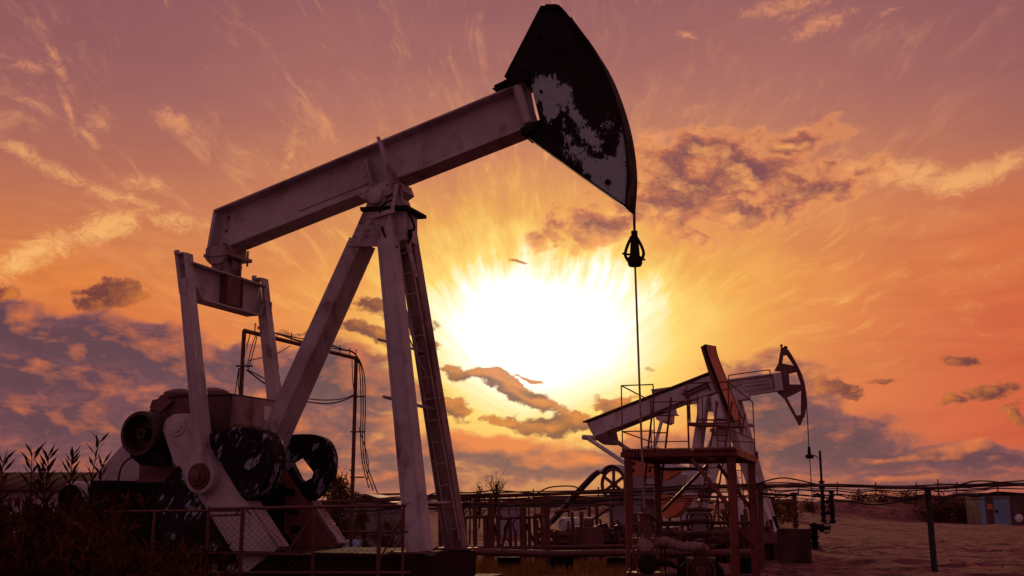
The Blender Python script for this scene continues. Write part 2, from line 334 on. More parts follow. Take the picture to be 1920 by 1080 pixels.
# ------------------------------------------------------------------ mesh helpers
class MB:
    def __init__(s): s.bm = bmesh.new()
    def _faces(s, vs, fs):
        bv = [s.bm.verts.new(v) for v in vs]
        for f in fs:
            try: s.bm.faces.new([bv[i] for i in f])
            except ValueError: pass
        return s
    def hexa(s, p):   # bottom 4, top 4
        return s._faces(p, [(3, 2, 1, 0), (4, 5, 6, 7), (0, 1, 5, 4), (1, 2, 6, 5), (2, 3, 7, 6), (3, 0, 4, 7)])
    def box(s, x0, x1, y0, y1, z0, z1):
        return s.hexa([(x0, y0, z0), (x1, y0, z0), (x1, y1, z0), (x0, y1, z0), (x0, y0, z1), (x1, y0, z1), (x1, y1, z1), (x0, y1, z1)])
    def cbox(s, c, sx, sy, sz):
        return s.box(c[0] - sx / 2, c[0] + sx / 2, c[1] - sy / 2, c[1] + sy / 2, c[2] - sz / 2, c[2] + sz / 2)
    def bar(s, p0, p1, a, b, side=(0, 1, 0), a1=None, b1=None):
        """rectangular bar: a across `side`-normal, b along `side`"""
        p0, p1 = Vector(p0), Vector(p1); d = (p1 - p0).normalized()
        v = Vector(side); v = (v - d * v.dot(d)).normalized(); u = d.cross(v)
        a1 = a if a1 is None else a1; b1 = b if b1 is None else b1
        q = []
        for p, aa, bb in ((p0, a, b), (p1, a1, b1)):
            for i, j in ((-1, -1), (1, -1), (1, 1), (-1, 1)): q.append(p + u * (i * aa / 2) + v * (j * bb / 2))
        return s.hexa(q)
    def ibeam(s, p0, p1, h, w, side=(0, 1, 0), tf=.03, tw=.02):
        """web height h, flange width w measured along `side`"""
        p0, p1 = Vector(p0), Vector(p1); d = (p1 - p0).normalized()
        v = Vector(side); v = (v - d * v.dot(d)).normalized(); u = d.cross(v)
        s.bar(p0, p1, h - 2 * tf, tw, side)
        for k in (-1, 1): s.bar(p0 + u * (k * (h - tf) / 2), p1 + u * (k * (h - tf) / 2), tf, w, side)
        return s
    def tube(s, pts, r, n=8, caps=True, r1=None):
        pts = [Vector(p) for p in pts]; rings = []
        up = Vector((0, 0, 1)); prev = None
        for i, p in enumerate(pts):
            d = (pts[min(i + 1, len(pts) - 1)] - pts[max(i - 1, 0)]).normalized()
            if prev is None:
                a = d.cross(up)
                if a.length < .05: a = d.cross(Vector((1, 0, 0)))
                a.normalize()
            else:
                a = (prev - d * prev.dot(d)).normalized()
            prev = a; b_ = d.cross(a)
            rad = r if r1 is None else r + (r1 - r) * i / (len(pts) - 1)
            rings.append([s.bm.verts.new(p + (a * math.cos(2 * math.pi * k / n) + b_ * math.sin(2 * math.pi * k / n)) * rad) for k in range(n)])
        for A, B in zip(rings, rings[1:]):
            for k in range(n): s.bm.faces.new([A[k], A[(k + 1) % n], B[(k + 1) % n], B[k]])
        if caps:
            s.bm.faces.new(rings[0][::-1]); s.bm.faces.new(rings[-1])
        return s
    def lathe(s, c, axis, prof, n=24):
        """profile of (distance along axis, radius)"""
        c, d = Vector(c), Vector(axis).normalized()
        a = d.cross(Vector((0, 0, 1)))
        if a.length < .05: a = d.cross(Vector((1, 0, 0)))
        a.normalize(); b_ = d.cross(a); rings = []
        for (q, r) in prof:
            rings.append([s.bm.verts.new(c + d * q + (a * math.cos(2 * math.pi * k / n) + b_ * math.sin(2 * math.pi * k / n)) * max(r, .0005)) for k in range(n)])
        for A, B in zip(rings, rings[1:]):
            for k in range(n): s.bm.faces.new([A[k], A[(k + 1) % n], B[(k + 1) % n], B[k]])
        s.bm.faces.new(rings[0][::-1]); s.bm.faces.new(rings[-1])
        return s
    def prism(s, outer, off, holes=()):
        """planar outline (3-D points) with holes, given thickness `off`"""
        t = bmesh.new(); edges = []
        for loop in (outer,) + tuple(holes):
            vs = [t.verts.new(p) for p in loop]
            for i in range(len(vs)): edges.append(t.edges.new((vs[i], vs[(i + 1) % len(vs)])))
        bmesh.ops.triangle_fill(t, edges=edges, use_beauty=True)
        r = bmesh.ops.extrude_face_region(t, geom=t.faces[:])
        bmesh.ops.translate(t, verts=[g for g in r['geom'] if isinstance(g, bmesh.types.BMVert)], vec=Vector(off))
        bmesh.ops.recalc_face_normals(t, faces=t.faces[:])
        bmesh.ops.dissolve_limit(t, angle_limit=.01, verts=t.verts[:], edges=t.edges[:])
        me = bpy.data.meshes.new("tmp"); t.to_mesh(me); t.free(); s.bm.from_mesh(me); bpy.data.meshes.remove(me)
        return s
    def rivet(s, p, axis, r=.022):
        return s.lathe(p, axis, [(0, r), (r * .5, r * .85), (r * .9, r * .3)], 8)
    def blobm(s, c, rx, ry, rz, seg=12, rough=0.0, seed=0):
        rnd = random.Random(seed)
        r = bmesh.ops.create_uvsphere(s.bm, u_segments=seg, v_segments=max(6, seg // 2), radius=1)
        for v in r['verts']:
            k = 1 + rnd.uniform(-rough, rough)
            v.co = Vector((c[0] + v.co.x * rx * k, c[1] + v.co.y * ry * k, c[2] + v.co.z * rz * k))
        return s
    def build(s, name, mat, parent=None, smooth=True, bevel=0):
        bmesh.ops.recalc_face_normals(s.bm, faces=s.bm.faces[:])
        me = bpy.data.meshes.new(name); s.bm.to_mesh(me); s.bm.free()
        me.materials.append(mat)
        if smooth:
            me.polygons.foreach_set('use_smooth', [True] * len(me.polygons))
            me.set_sharp_from_angle(angle=R(32))
        o = bpy.data.objects.new(name, me); C.objects.link(o)
        if parent: o.parent = parent
        if bevel:
            md = o.modifiers.new('bevel', 'BEVEL'); md.width = bevel; md.segments = 2; md.limit_method = 'ANGLE'; md.angle_limit = R(40)
        return o

def split(o):
    """each loose piece of a mesh becomes a part of its own"""
    bm = bmesh.new(); bm.from_mesh(o.data); bm.verts.ensure_lookup_table(); seen = set(); groups = []
    for v in bm.verts:
        if v.index in seen: continue
        st = [v]; seen.add(v.index); g_ = []
        while st:
            u = st.pop(); g_.append(u.index)
            for e in u.link_edges:
                w = e.other_vert(u)
                if w.index not in seen: seen.add(w.index); st.append(w)
        groups.append(set(g_))
    mat = o.data.materials[0]; outs = []
    for g_ in groups:
        b2 = bm.copy(); b2.verts.ensure_lookup_table()
        bmesh.ops.delete(b2, geom=[v for v in b2.verts if v.index not in g_], context='VERTS')
        me = bpy.data.meshes.new(o.data.name); b2.to_mesh(me); b2.free(); me.materials.append(mat) if not me.materials else None
        c = o.copy(); c.data = me; C.objects.link(c); c.parent = o.parent; outs.append(c)
    bm.free(); bpy.data.objects.remove(o); return outs
def tag(o, label=None, cat=None, group=None, kind=None):
    if label: o['label'] = label
    if cat: o['category'] = cat
    if group: o['group'] = group
    if kind: o['kind'] = kind
    return o
def empty(name, loc=(0, 0, 0), rz=0.0, label=None, cat=None, group=None):
    o = bpy.data.objects.new(name, None); C.objects.link(o)
    o.location = loc; o.rotation_euler = (0, 0, rz); o.empty_display_size = .3
    return tag(o, label, cat, group)
def sag(p0, p1, drop, n=14, wob=0.0, seed=0):
    rnd = random.Random(seed); p0, p1 = Vector(p0), Vector(p1); out = []
    for i in range(n + 1):
        t = i / n; p = p0.lerp(p1, t); p.z -= drop * 4 * t * (1 - t)
        if 0 < i < n: p += Vector((rnd.uniform(-wob, wob), rnd.uniform(-wob, wob) * .5, rnd.uniform(-wob, wob)))
        out.append(p)
    return out
def smoothpts(pts, k=5):
    pts = [Vector(p) for p in pts]; out = []
    for i in range(len(pts) - 1):
        p0, p1, p2, p3 = pts[max(i - 1, 0)], pts[i], pts[i + 1], pts[min(i + 2, len(pts) - 1)]
        for j in range(k):
            t = j / k
            out.append(.5 * ((2 * p1) + (p2 - p0) * t + (2 * p0 - 5 * p1 + 4 * p2 - p3) * t * t + (3 * p1 - p0 - 3 * p2 + p3) * t ** 3))
    return out + [pts[-1]]

class Frame:
    """upright machine frame on the ground: x along the beam, y away, z up"""
    def __init__(s, ox, oy, deg):
        s.O = Vector((ox, oy, 0)); s.th = R(deg)
        s.L = Vector((math.cos(s.th), -math.sin(s.th), 0)); s.W = Vector((math.sin(s.th), math.cos(s.th), 0))
    def px(s, px, py, w=0.0):
        d = ray(px, py); e = Vector((0, 0, EYE))
        k = (w - s.W.dot(e - s.O)) / s.W.dot(d)
        p = e + d * k - s.O
        return Vector((p.dot(s.L), w, p.z))
    def tx(s, px, py, t):
        """same, on a plane across the machine at x = t"""
        d = ray(px, py); e = Vector((0, 0, EYE))
        k = (t - s.L.dot(e - s.O)) / s.L.dot(d)
        p = e + d * k - s.O
        return Vector((t, p.dot(s.W), p.z))
    def poly(s, pts, w): return [s.px(a, b_, w) for a, b_ in pts]
M = Frame(-2.03, 15.87, 22)

# ------------------------------------------------------------------ ground and far setting
def gh(x, y):
    from mathutils import noise as N
    h = .05 * N.noise(Vector((x * .35, y * .35, 0))) + .03 * N.noise(Vector((x * 1.1, y * 1.1, 5)))
    if 20 < y < 90 and x > 3:
        f0 = min(1, (x - 3) / 4, (y - 20) / 5)
        h += f0 * (.10 * N.noise(Vector((x * .55, y * .8, 11))) + .07 * N.noise(Vector((x * 1.5, y * 1.9, 4))))
        for (a_, c_, s_) in ((.35, 22, 1), (.35, 23.9, 1), (-.12, 31, 1), (-.12, 33, 1), (.9, 10, 1), (.9, 12.6, 1), (-.5, 48, 1), (-.5, 50.2, 1)):
            d_ = (y - (c_ + a_ * x + 1.2 * math.sin(x * .22 + c_))) / math.sqrt(1 + a_ * a_)
            if abs(d_) < 1.2: h += f0 * (-.13 * math.exp(-(d_ / .28) ** 2) + .06 * math.exp(-((abs(d_) - .5) / .2) ** 2))
    h += .04 * N.noise(Vector((x * .08, y * .08, 2)))
    if y > 60:
        f = min(1, (y - 60) / 40)
        h += f * .5 * max(0, N.noise(Vector((x * .03, y * .03, 9))) + .25)
        # sand banks behind the yard
        for (cx, cy, rx, ry, hh) in ((30, 112, 14, 8, 1.5), (48, 118, 16, 8, 1.7), (22, 100, 7, 6, .8), (12, 120, 14, 8, 1.5), (60, 125, 20, 10, 1.4), (-12, 130, 18, 9, 1.2), (43, 106, 6, 4, .9)):
            d = ((x - cx) / rx) ** 2 + ((y - cy) / ry) ** 2
            if d < 6: h += hh * math.exp(-d) * (1 + .35 * N.noise(Vector((x * .25, y * .25, 1))))
    if abs(x) < 60 and y < 60:
        h += .035 * math.sin(x * 1.9 - y * .55 + 2 * N.noise(Vector((x * .12, y * .12, 3)))) * max(0, N.noise(Vector((x * .06, y * .07, 7))) + .3)
    return h - .03
xs = []
x = 0
while x < 1500:
    xs.append(x); x += .28 if x < 22 else (.7 if x < 55 else x * .1)
xs = sorted(set([-v for v in xs] + xs))
ys = []; y = -30
while y < 2200:
    ys.append(y); y += 2 if y < 6 else (.22 if y < 26 else (.4 if y < 50 else (1.4 if y < 150 else y * .12)))
gm = bpy.data.meshes.new('ground')
V = [(x_, y_, gh(x_, y_)) for y_ in ys for x_ in xs]; nx = len(xs)
Fc = [(j * nx + i, j * nx + i + 1, (j + 1) * nx + i + 1, (j + 1) * nx + i) for j in range(len(ys) - 1) for i in range(nx - 1)]
gm.from_pydata(V, [], Fc); gm.polygons.foreach_set('use_smooth', [True] * len(gm.polygons))
g = bpy.data.objects.new('ground', gm); C.objects.link(g); g['kind'] = 'structure'
def sand():
    m = bpy.data.materials.new('churned_sand'); m.use_nodes = True; t = m.node_tree; t.nodes.clear(); b = NB(t)
    o = t.nodes.new('ShaderNodeOutputMaterial'); p = t.nodes.new('ShaderNodeBsdfPrincipled'); t.links.new(p.outputs[0], o.inputs[0])
    tc = t.nodes.new('ShaderNodeTexCoord'); v = tc.outputs['Object']
    n1 = b.noise(v, .16, 6, .6).outputs[0]; n2 = b.noise(v, 1.3, 8, .68).outputs[0]
    tr = b.noise(b.vm('MULTIPLY', v, (.25, 1.3, 1)), .8, 5, .6, .5).outputs[0]
    c = b.mix(b.ss(n1, .35, .65), (.25, .080, .076, 1), (.36, .130, .124, 1))
    c = b.mix(b.ss(n2, .44, .58, 0, .85), c, (.085, .026, .028, 1))
    c = b.mix(b.ss(tr, .54, .62, 0, .6), c, (.075, .026, .028, 1))
    t.links.new(c, p.inputs['Base Color']); p.inputs['Roughness'].default_value = .95
    p.inputs['Specular IOR Level'].default_value = .15
    bp = t.nodes.new('ShaderNodeBump'); bp.inputs['Strength'].default_value = .9; bp.inputs['Distance'].default_value = .22
    t.links.new(b.m('ADD', b.noise(v, 3.2, 9, .72).outputs[0], b.m('MULTIPLY', tr, .8)), bp.inputs['Height']); t.links.new(bp.outputs[0], p.inputs['Normal'])
    return m
gm.materials.append(sand())

def leafmat(name, a, c, tr=.25):
    m = bpy.data.materials.new(name); m.use_nodes = True; t = m.node_tree; t.nodes.clear(); b = NB(t)
    o = t.nodes.new('ShaderNodeOutputMaterial'); d = t.nodes.new('ShaderNodeBsdfDiffuse'); tl = t.nodes.new('ShaderNodeBsdfTranslucent'); mx = t.nodes.new('ShaderNodeMixShader')
    tc = t.nodes.new('ShaderNodeTexCoord')
    col = b.mix(b.ss(b.noise(tc.outputs['Object'], 3.4, 6, .75).outputs[0], .35, .65), a, c)
    t.links.new(col, d.inputs[0]); t.links.new(col, tl.inputs[0]); mx.inputs[0].default_value = tr
    t.links.new(d.outputs[0], mx.inputs[1]); t.links.new(tl.outputs[0], mx.inputs[2]); t.links.new(mx.outputs[0], o.inputs[0])
    return m
LEAF_D = leafmat('dark_leaves', (.012, .006, .004, 1), (.13, .046, .018, 1))
LEAF_T = leafmat('dry_stem_leaves', (.050, .018, .012, 1), (.030, .013, .010, 1), .15)
LEAF_Y = leafmat('autumn_leaves', (.10, .050, .018, 1), (.15, .060, .018, 1), .4)
LEAF_FAR = leafmat('far_woods', (.060, .030, .034, 1), (.085, .042, .040, 1), .1)
GRASSM = leafmat('dry_grass', (.20, .10, .03, 1), (.30, .14, .04, 1), .5)
BARK = metal('bark', (.03, .014, .012, 1), (.02, .01, .009, 1), rust_amt=.1, rough=.9)

def leaf(vs, fs, p, d, ln, wd, rnd):
    d = d.normalized(); s_ = d.cross(Vector((rnd.uniform(-1, 1), rnd.uniform(-1, 1), rnd.uniform(-1, 1)))).normalized() * wd
    i = len(vs); vs += [p, p + d * ln * .45 + s_, p + d * ln, p + d * ln * .45 - s_]; fs.append((i, i + 1, i + 2, i + 3))
def raw(name, vs, fs, mat, parent=None):
    me = bpy.data.meshes.new(name); me.from_pydata([tuple(v) for v in vs], [], fs); me.materials.append(mat)
    o = bpy.data.objects.new(name, me); C.objects.link(o)
    if parent: o.parent = parent
    return o
def leafy(name, base, h, r, n, mat, label, cat, group=None, seed=0, lsize=.09, clumps=14, low=.15, bare=False):
    rnd = random.Random(seed)
    root = empty(name, base, 0, label, cat, group)
    tb = MB(); tb.tube([(0, 0, -.1), (.03 * h, 0, h * .4), (0, .02 * h, h * .8)], .022 * h, 7, r1=.006 * h)
    cl = []
    for k in range(clumps):
        z = h * rnd.uniform(low, 1.0); f = 1 - abs(z / h - .45) * 1.15
        a = rnd.uniform(0, 6.28); q = r * f * rnd.uniform(.2, .85)
        c = Vector((math.cos(a) * q, math.sin(a) * q, z)); cl.append((c, r * rnd.uniform(.18, .38)))
        tb.tube([(0, 0, z * .55), c * .6 + Vector((0, 0, z * .3)), c], .009 * h, 5, r1=.003 * h)
        if bare:
            for _ in range(5): tb.tube([c * .7 + Vector((0, 0, z * .2)), c + Vector((rnd.uniform(-1, 1), rnd.uniform(-1, 1), rnd.uniform(.2, 1.2))) * r * .3], .003 * h, 4)
    tb.build('trunk', BARK, root)
    vs, fs = [], []
    for i in range(n):
        c, cr = rnd.choice(cl)
        p = c + Vector((rnd.gauss(0, 1), rnd.gauss(0, 1), rnd.gauss(0, 1.15))) * cr * .55
        if p.z < .02 * h: continue
        leaf(vs, fs, p, Vector((rnd.gauss(0, 1), rnd.gauss(0, 1), rnd.gauss(.5, 1))), lsize * rnd.uniform(.6, 1.3), lsize * .22, rnd)
    raw('crown', vs, fs, mat, root)
    return root
# far woods on the horizon: one mass
rnd = random.Random(3)
vs, fs = [], []
def wtop(x_): return 3.6 + 1.9 * math.sin(x_ * .011 + 1) + 1.1 * math.sin(x_ * .031) + (1.5 if x_ < -60 else 0)
N_ = 400
for i in range(N_):
    x_ = -620 + 1320 * i / N_; zt_ = wtop(x_) * (.8 + .15 * rnd.random())
    vs += [Vector((x_, 800, 0)), Vector((x_, 806, zt_)), Vector((x_, 840, zt_ * .95)), Vector((x_, 860, 0))]
    if i: k = i * 4; fs += [(k - 4, k, k + 1, k - 3), (k - 3, k + 1, k + 2, k - 2), (k - 2, k + 2, k + 3, k - 1)]
for i in range(9000):
    x_ = rnd.uniform(-610, 690); y_ = rnd.uniform(798, 812)
    z = wtop(x_) * rnd.uniform(.3, .86); p = Vector((x_, y_, z))
    leaf(vs, fs, p, Vector((rnd.gauss(0, .5), rnd.gauss(0, .5), 1)), rnd.uniform(.8, 1.8), rnd.uniform(.9, 1.7), rnd)
tag(raw('woods', vs, fs, LEAF_FAR), kind='stuff', label='dark band of far woods along the horizon', cat='woods')

# ------------------------------------------------------------------ the large pumpjack
jack = empty('pumpjack', M.O, -M.th, 'large nearest pumpjack with pale weathered beam and raised dark peeling horsehead', 'pumpjack', 'pumpjacks of the oil yard')
q = M.px
Y3 = Vector((0, 1, 0))
# walking beam
TL, BL, TR, BR = q(400, 393, -.2), q(385, 479, -.2), q(984, 150, -.2), q(1000, 234, -.2)
def wq(p, w): return Vector((p.x, w, p.z))
b = MB()
b.prism([wq(TL, -.012), wq(TR, -.012), wq(BR, -.012), wq(BL, -.012)], (0, .024, 0))
nrm = (TL - BL).normalized() * .035
b.prism([TL, TR, TR - nrm, TL - nrm], (0, .4, 0))
b.prism([BL, BR, BR + nrm, BL + nrm], (0, .4, 0))
ax = (TR - TL).normalized() * .03
b.prism([TL - nrm, TL - nrm + ax, BL + nrm + ax, BL + nrm], (0, .4, 0))
beam = b.build('walking_beam', PAINT, jack, bevel=.006)
b = MB()
for (a0, a1) in (((690, 300), (702, 350)), ((470, 366), (458, 441))):
    if a0[0] == 690: b.bar(q(*a0, -.1), q(*a1, -.1), .03, .18)
b.bar(q(404, 402, -.19), q(392, 470, -.19), .03, .05)
b.bar(q(560, 395, -.02), q(690, 343, -.02), .02, .03)
split(b.build('stiffener', PAINT, beam, bevel=.003))
b = MB(); b.tube([q(968, 157, -.14), q(990, 232, -.14)], .075, 14)
b.tube([q(977, 157, .14), q(1000, 232, .14)], .075, 14)
split(b.build('end_pipe', PAINT, beam))
b = MB()
for f in (.36, .70):
    c0, c1 = TL.lerp(TR, f), BL.lerp(BR, f)
    b.bar(Vector((c0.x, -.0135, c0.z)), Vector((c1.x, -.0135, c1.z)), .022, .008)
split(b.build('weld_seam', PAINT, beam))
for (f, g_) in ((.035, .2), (.035, .5), (.035, .8)):
    b = MB(); p_ = TL.lerp(TR, f).lerp(BL.lerp(BR, f), g_); b.rivet(Vector((p_.x, -.013, p_.z)), (0, -1, 0), .028); b.build('bolt', HOUSING, beam)
# hinge brackets that carry the head
b = MB()
b.prism(M.poly([(922, 166), (945, 150), (988, 130), (992, 146), (984, 153), (950, 164)], -.22), (0, .44, 0))
b.prism(M.poly([(925, 160), (950, 148), (955, 153), (930, 166)], -.25), (0, .5, 0))
b.prism(M.poly([(975, 240), (1012, 224), (1014, 232), (1000, 246), (978, 252)], -.22), (0, .44, 0))
split(b.build('head_bracket', DARK, jack, bevel=.006))
# horsehead
HM = head_material()
arc = [(1046, 10), (1060, 24), (1082, 54), (1108, 89), (1131, 128), (1150, 175), (1165, 225), (1174, 272), (1178, 323), (1175, 373), (1173, 388)]
def resample(pts, k=3): return [(p.x, p.y) for p in smoothpts([Vector((x_, y_, 0)) for x_, y_ in pts], k)]
arcs = resample(arc)
out = [(945, 144), (1013, 11), (1030, 10)] + arcs + [(1168, 386), (991, 257), (1000, 246), (1012, 226), (988, 130)]
b = MB(); b.prism(M.poly(out, -.17), (0, .34, 0))
head = b.build('horsehead', HM, jack, bevel=.006)
b = MB()
A3 = [wq(p, 0) for p in M.poly(arcs, -.2)]
for p0, p1 in zip(A3, A3[1:]): b.bar(p0, p1 + (p1 - p0) * .04, .03, .44)
b.bar(wq(q(1014, 14, -.2), 0), wq(q(1047, 13, -.2), 0), .05, .42)
b.build('arc_plate', DARK, head)
b = MB()
b.bar(wq(q(946, 144, -.19), 0), wq(q(1014, 12, -.19), 0), .02, .38); b.bar(wq(q(991, 257, -.19), 0), wq(q(1172, 387, -.19), 0), .02, .38)
b.bar(wq(q(1022, 11, -.1), 0), wq(q(1043, 11, -.1), 0), .06, .2)
split(b.build('edge_flange', DARK, head))
b = MB(); b.lathe(q(1011, 69, -.175), (0, -1, 0), [(0, .03), (.03, .03)], 12); b.lathe(q(1140, 342, -.175), (0, -1, 0), [(0, .04), (.03, .04)], 12); b.lathe(q(1015, 172, -.175), (0, -1, 0), [(0, .025), (.03, .02)], 12)
split(b.build('bolt', BLACK, head))
# bridle, carrier bar, rod
tA = q(1187, 392, 0).x
ztop, zcar, zbot = q(1187, 392, 0).z, q(1190, 470, 0).z, q(1205, 962, 0).z
b = MB()
for w in (-.05, .05):
    off = [p + Vector((.03, 0, .0)) for p in M.poly(arcs, w)]
    b.tube([Vector((p.x, w, p.z)) for p in off[4:]] + [Vector((tA + .015, w * .8, ztop)), Vector((tA + .01, w * .5, zcar + .05))], .010, 6)
b.build('bridle_cable', CABLE, jack)
b = MB()
X = tA + .01
b.tube([(X, 0, zcar + .28), (X, 0, zcar - .12)], .045, 10)
b.lathe((X, 0, zcar - .22), (0, 0, 1), [(0, .085), (.03, .1), (.12, .1), (.15, .07), (.3, .06), (.38, .05)], 14)
for s_ in (-1, 1):
    b.tube(smoothpts([(X + s_ * .03, -.03, zcar + .2), (X + s_ * .1, -.03, zcar + .06), (X + s_ * .13, -.02, zcar - .06), (X + s_ * .08, 0, zcar - .16)]), .022, 6)
b.tube([(X - .17, -.02, zcar - .03), (X + .02, -.05, zcar - .08), (X + .15, -.02, zcar - .15)], .016, 6)
b.build('carrier_bar', DARK, jack)
b = MB(); b.tube([(X, 0, zcar - .2), (X + .045, 0, zbot - .1)], .015, 8)
b.build('polished_rod', STEEL, jack)

# saddle bearing and top of the post
b = MB()
b.prism(M.poly([(668, 364), (674, 356), (742, 335), (748, 352), (735, 362), (700, 378), (685, 376)], -.26), (0, .52, 0))
b.lathe(q(700, 366, -.34), (0, 1, 0), [(0, .07), (.02, .13), (.1, .13), (.1, .16), (.6, .16), (.6, .12), (.66, .12)], 20)
b.prism(M.poly([(690, 372), (745, 366), (752, 392), (684, 392)], -.2), (0, .4, 0))
for (x_, y_) in ((676, 362), (690, 357), (726, 346), (740, 342)): b.rivet(q(x_, y_, -.262), (0, -1, 0), .025)
b.build('saddle_bearing', PAINT, jack, bevel=.008)
b = MB()
b.prism(M.poly([(674, 388), (764, 384), (764, 391), (676, 396)], -.32), (0, .64, 0))
b.build('post_cap', DARK, jack, bevel=.004)
# samson post legs
def leg(p0, p1, a0, b0, a1, b1, name='post_leg'):
    bb = MB(); bb.bar(p0, p1, a0, b0, (0, 1, 0), a1, b1)
    d = (p1 - p0).normalized(); u = d.cross(Vector((0, 1, 0))).normalized()
    for s_ in (-1, 1):
        o0, o1 = u * (s_ * (a0 / 2 - .018)), u * (s_ * (a1 / 2 - .018))
        bb.bar(p0 + o0 - Vector((0, b0 / 2 + .008, 0)), p1 + o1 - Vector((0, b1 / 2 + .008, 0)), .036, .02)
    return bb.build(name, PAINT, jack, bevel=.006)
n0, n1 = q(723, 400, -.22), q(787, 1037, -.75)
f0, f1 = q(757, 404, .22), q(857, 1034, .75)
leg(n0, n1, .26, .2, .30, .22)
b = MB()
bp0, bp1 = f0, f1
b.bar(bp0, bp1, .22, .03); d_ = (bp1 - bp0).normalized(); u_ = d_.cross(Y3).normalized()
for s_ in (-1, 1): b.bar(bp0 + u_ * s_ * .12, bp1 + u_ * s_ * .14, .03, .2)
b.build('post_leg', metal('post_brown_paint', (.28, .17, .18, 1), (.20, .11, .115, 1), rust=(.09, .03, .028, 1), rust_amt=.6), jack, bevel=.004)
r0, r1 = q(680, 455, -.04), q(478, 905, -.04)
dr = (r1 - r0).normalized()
b = MB(); b.bar(r0, r0 + dr * ((r1 - r0).length * 1.25), .25, .42, (0, 1, 0), .27, .44)
b.bar(r0 + Vector((0, -.215, 0)) + dr.cross(Y3) * .1, r0 + dr * ((r1 - r0).length * 1.25) + Vector((0, -.225, 0)) + dr.cross(Y3) * .11, .03, .014)
b.build('rear_brace', PAINT, jack, bevel=.008)
# riveted gusset plates
b = MB()
gp = [(682, 392), (750, 392), (716, 461), (652, 461)]
b.prism(M.poly([(682, 393), (712, 393), (712, 462), (652, 462)], -.28), (0, .025, 0))
b.prism(M.poly([(690, 393), (760, 393), (760, 448), (712, 462), (676, 450)], -.2), (0, .4, 0))
for (x_, y_) in ((695, 418), (700, 400), (690, 430), (686, 443), (676, 417), (671, 430), (665, 443), (660, 452), (684, 402)): b.rivet(q(x_, y_, -.281), (0, -1, 0), .024)
b.build('gusset', PAINT, jack, bevel=.004)
# ties between the legs
def onleg(p0, p1, f): return p0 + (p1 - p0) * f
b = MB()
for f, r_ in ((.57, .025), (.40, .018)):
    b.tube([onleg(n0, n1, f) + Vector((-.25, -.15, 0)), onleg(f0, f1, f + .02)], r_, 8)
b.bar(onleg(n0, n1, .865) + Vector((-.05, -.13, 0)), onleg(f0, f1, .86) + Vector((.05, -.13, 0)), .06, .03, (0, 0, 1))
b.tube([onleg(n0, n1, .3), onleg(f0, f1, .52)], .012, 6); b.tube([onleg(n0, n1, .25) + Vector((.1, 0, 0)), onleg(f0, f1, .42) + Vector((-.08, -.1, 0))], .03, 6)
split(b.build('tie_bar', PAINT, jack, bevel=.003))
# ladder up the far leg and past the beam
lad = MB()
l0, l1 = q(752, 430, -.02), q(852, 1015, .52)
dl = (l1 - l0).normalized(); ul = Vector((1, 0, 0)) - dl * dl.x; ul.normalize()
for s_ in (-1, 1): lad.bar(l0 + ul * s_ * .085, l1 + ul * s_ * .085, .014, .03)
nr = int((l1 - l0).length / .32)
for i in range(nr + 1):
    p = l0 + dl * (i * .32 + .05); lad.bar(p - ul * .09, p + ul * .06, .022, .035, (0, 1, 0))
lo = lad.build('ladder', HOUSING_END, jack, bevel=.002)
b = MB()
u0, u1, u2 = q(709, 257, -.30), q(737, 345, -.30), q(758, 432, -.10)
b.bar(u0, u1, .04, .05, a1=.07); b.bar(u1, u2, .07, .05)
v0, v1, v2 = q(712, 262, -.22), q(748, 352, -.22), q(768, 470, -.05)
b.bar(v0, v1, .03, .05, a1=.09); b.bar(v1, v2, .06, .05)
b.bar(v2, q(780, 520, .0), .05, .04)
for f in (.2, .45, .7, .95): b.bar(u1.lerp(u2, f), v1.lerp(v2, f), .025, .03)
b.bar(q(698, 408, -.36), q(740, 395, -.36), .05, .04); b.bar(q(735, 398, -.36), q(745, 345, -.33), .05, .03)
b.bar(q(700, 400, -.33), q(765, 418, .1), .03, .03); b.bar(q(716, 412, -.33), q(770, 438, .1), .02, .03)
b.build('upper_rails', PAINT, lo, bevel=.002)
b = MB()
b.tube(smoothpts([q(742, 374, -.1), q(757, 383, -.1), q(768, 402, -.1), q(777, 428, -.1), q(765, 434, -.1), q(763, 440, -.1), q(770, 447, -.1), q(764, 456, -.1)], 4), .018, 7)
b.tube(smoothpts([q(712, 400, -.38), q(716, 388, -.38), q(728, 378, -.38), q(741, 374, -.3)], 4), .014, 6)
b.tube(smoothpts([q(716, 425, -.36), q(722, 442, -.36), q(740, 463, -.3), q(745, 462, -.3)], 4), .018, 6)
b.lathe(q(769, 440, -.1), (0, 0, 1), [(-.05, .03), (0, .04), (.03, .03), (.08, .025)], 8)
b.build('hose', DARK, jack)

# equalizer
te = q(423, 530, 0).x
zt = M.tx(361, 499, te).z
b = MB()
H = .50
wpoly = [(-.9, zt), (.9, zt), (.9, zt - .30), (.80, zt - H), (-.70, zt - H), (-.9, zt - .30)]
b.prism([(te - .012, w, z) for w, z in wpoly], (.024, 0, 0))
b.bar((te, -.98, zt + .012), (te, .95, zt + .012), .28, .03, (0, 0, 1))
for (a_, c_) in (((-.70, zt - H), (.80, zt - H)), ((.80, zt - H), (.9, zt - .30)), ((-.70, zt - H), (-.9, zt - .30))):
    b.bar((te, a_[0], a_[1] - .01), (te, c_[0], c_[1] - .01), .28, .026, (0, 0, 1))
eq = b.build('equalizer', PAINT, jack, bevel=.004)
b = MB(); b.box(te + .02, te + .14, -.12, .24, zt - H + .02, zt - .01)
b.box(te + .02, te + .16, -.16, -.12, zt - H + .02, zt - .01); b.box(te + .02, te + .16, .24, .28, zt - H + .02, zt - .01)
b.build('centre_channel', HOUSING, eq, bevel=.004)
b = MB()
zb = q(415, 480, -.2).z
bz = zt + .17
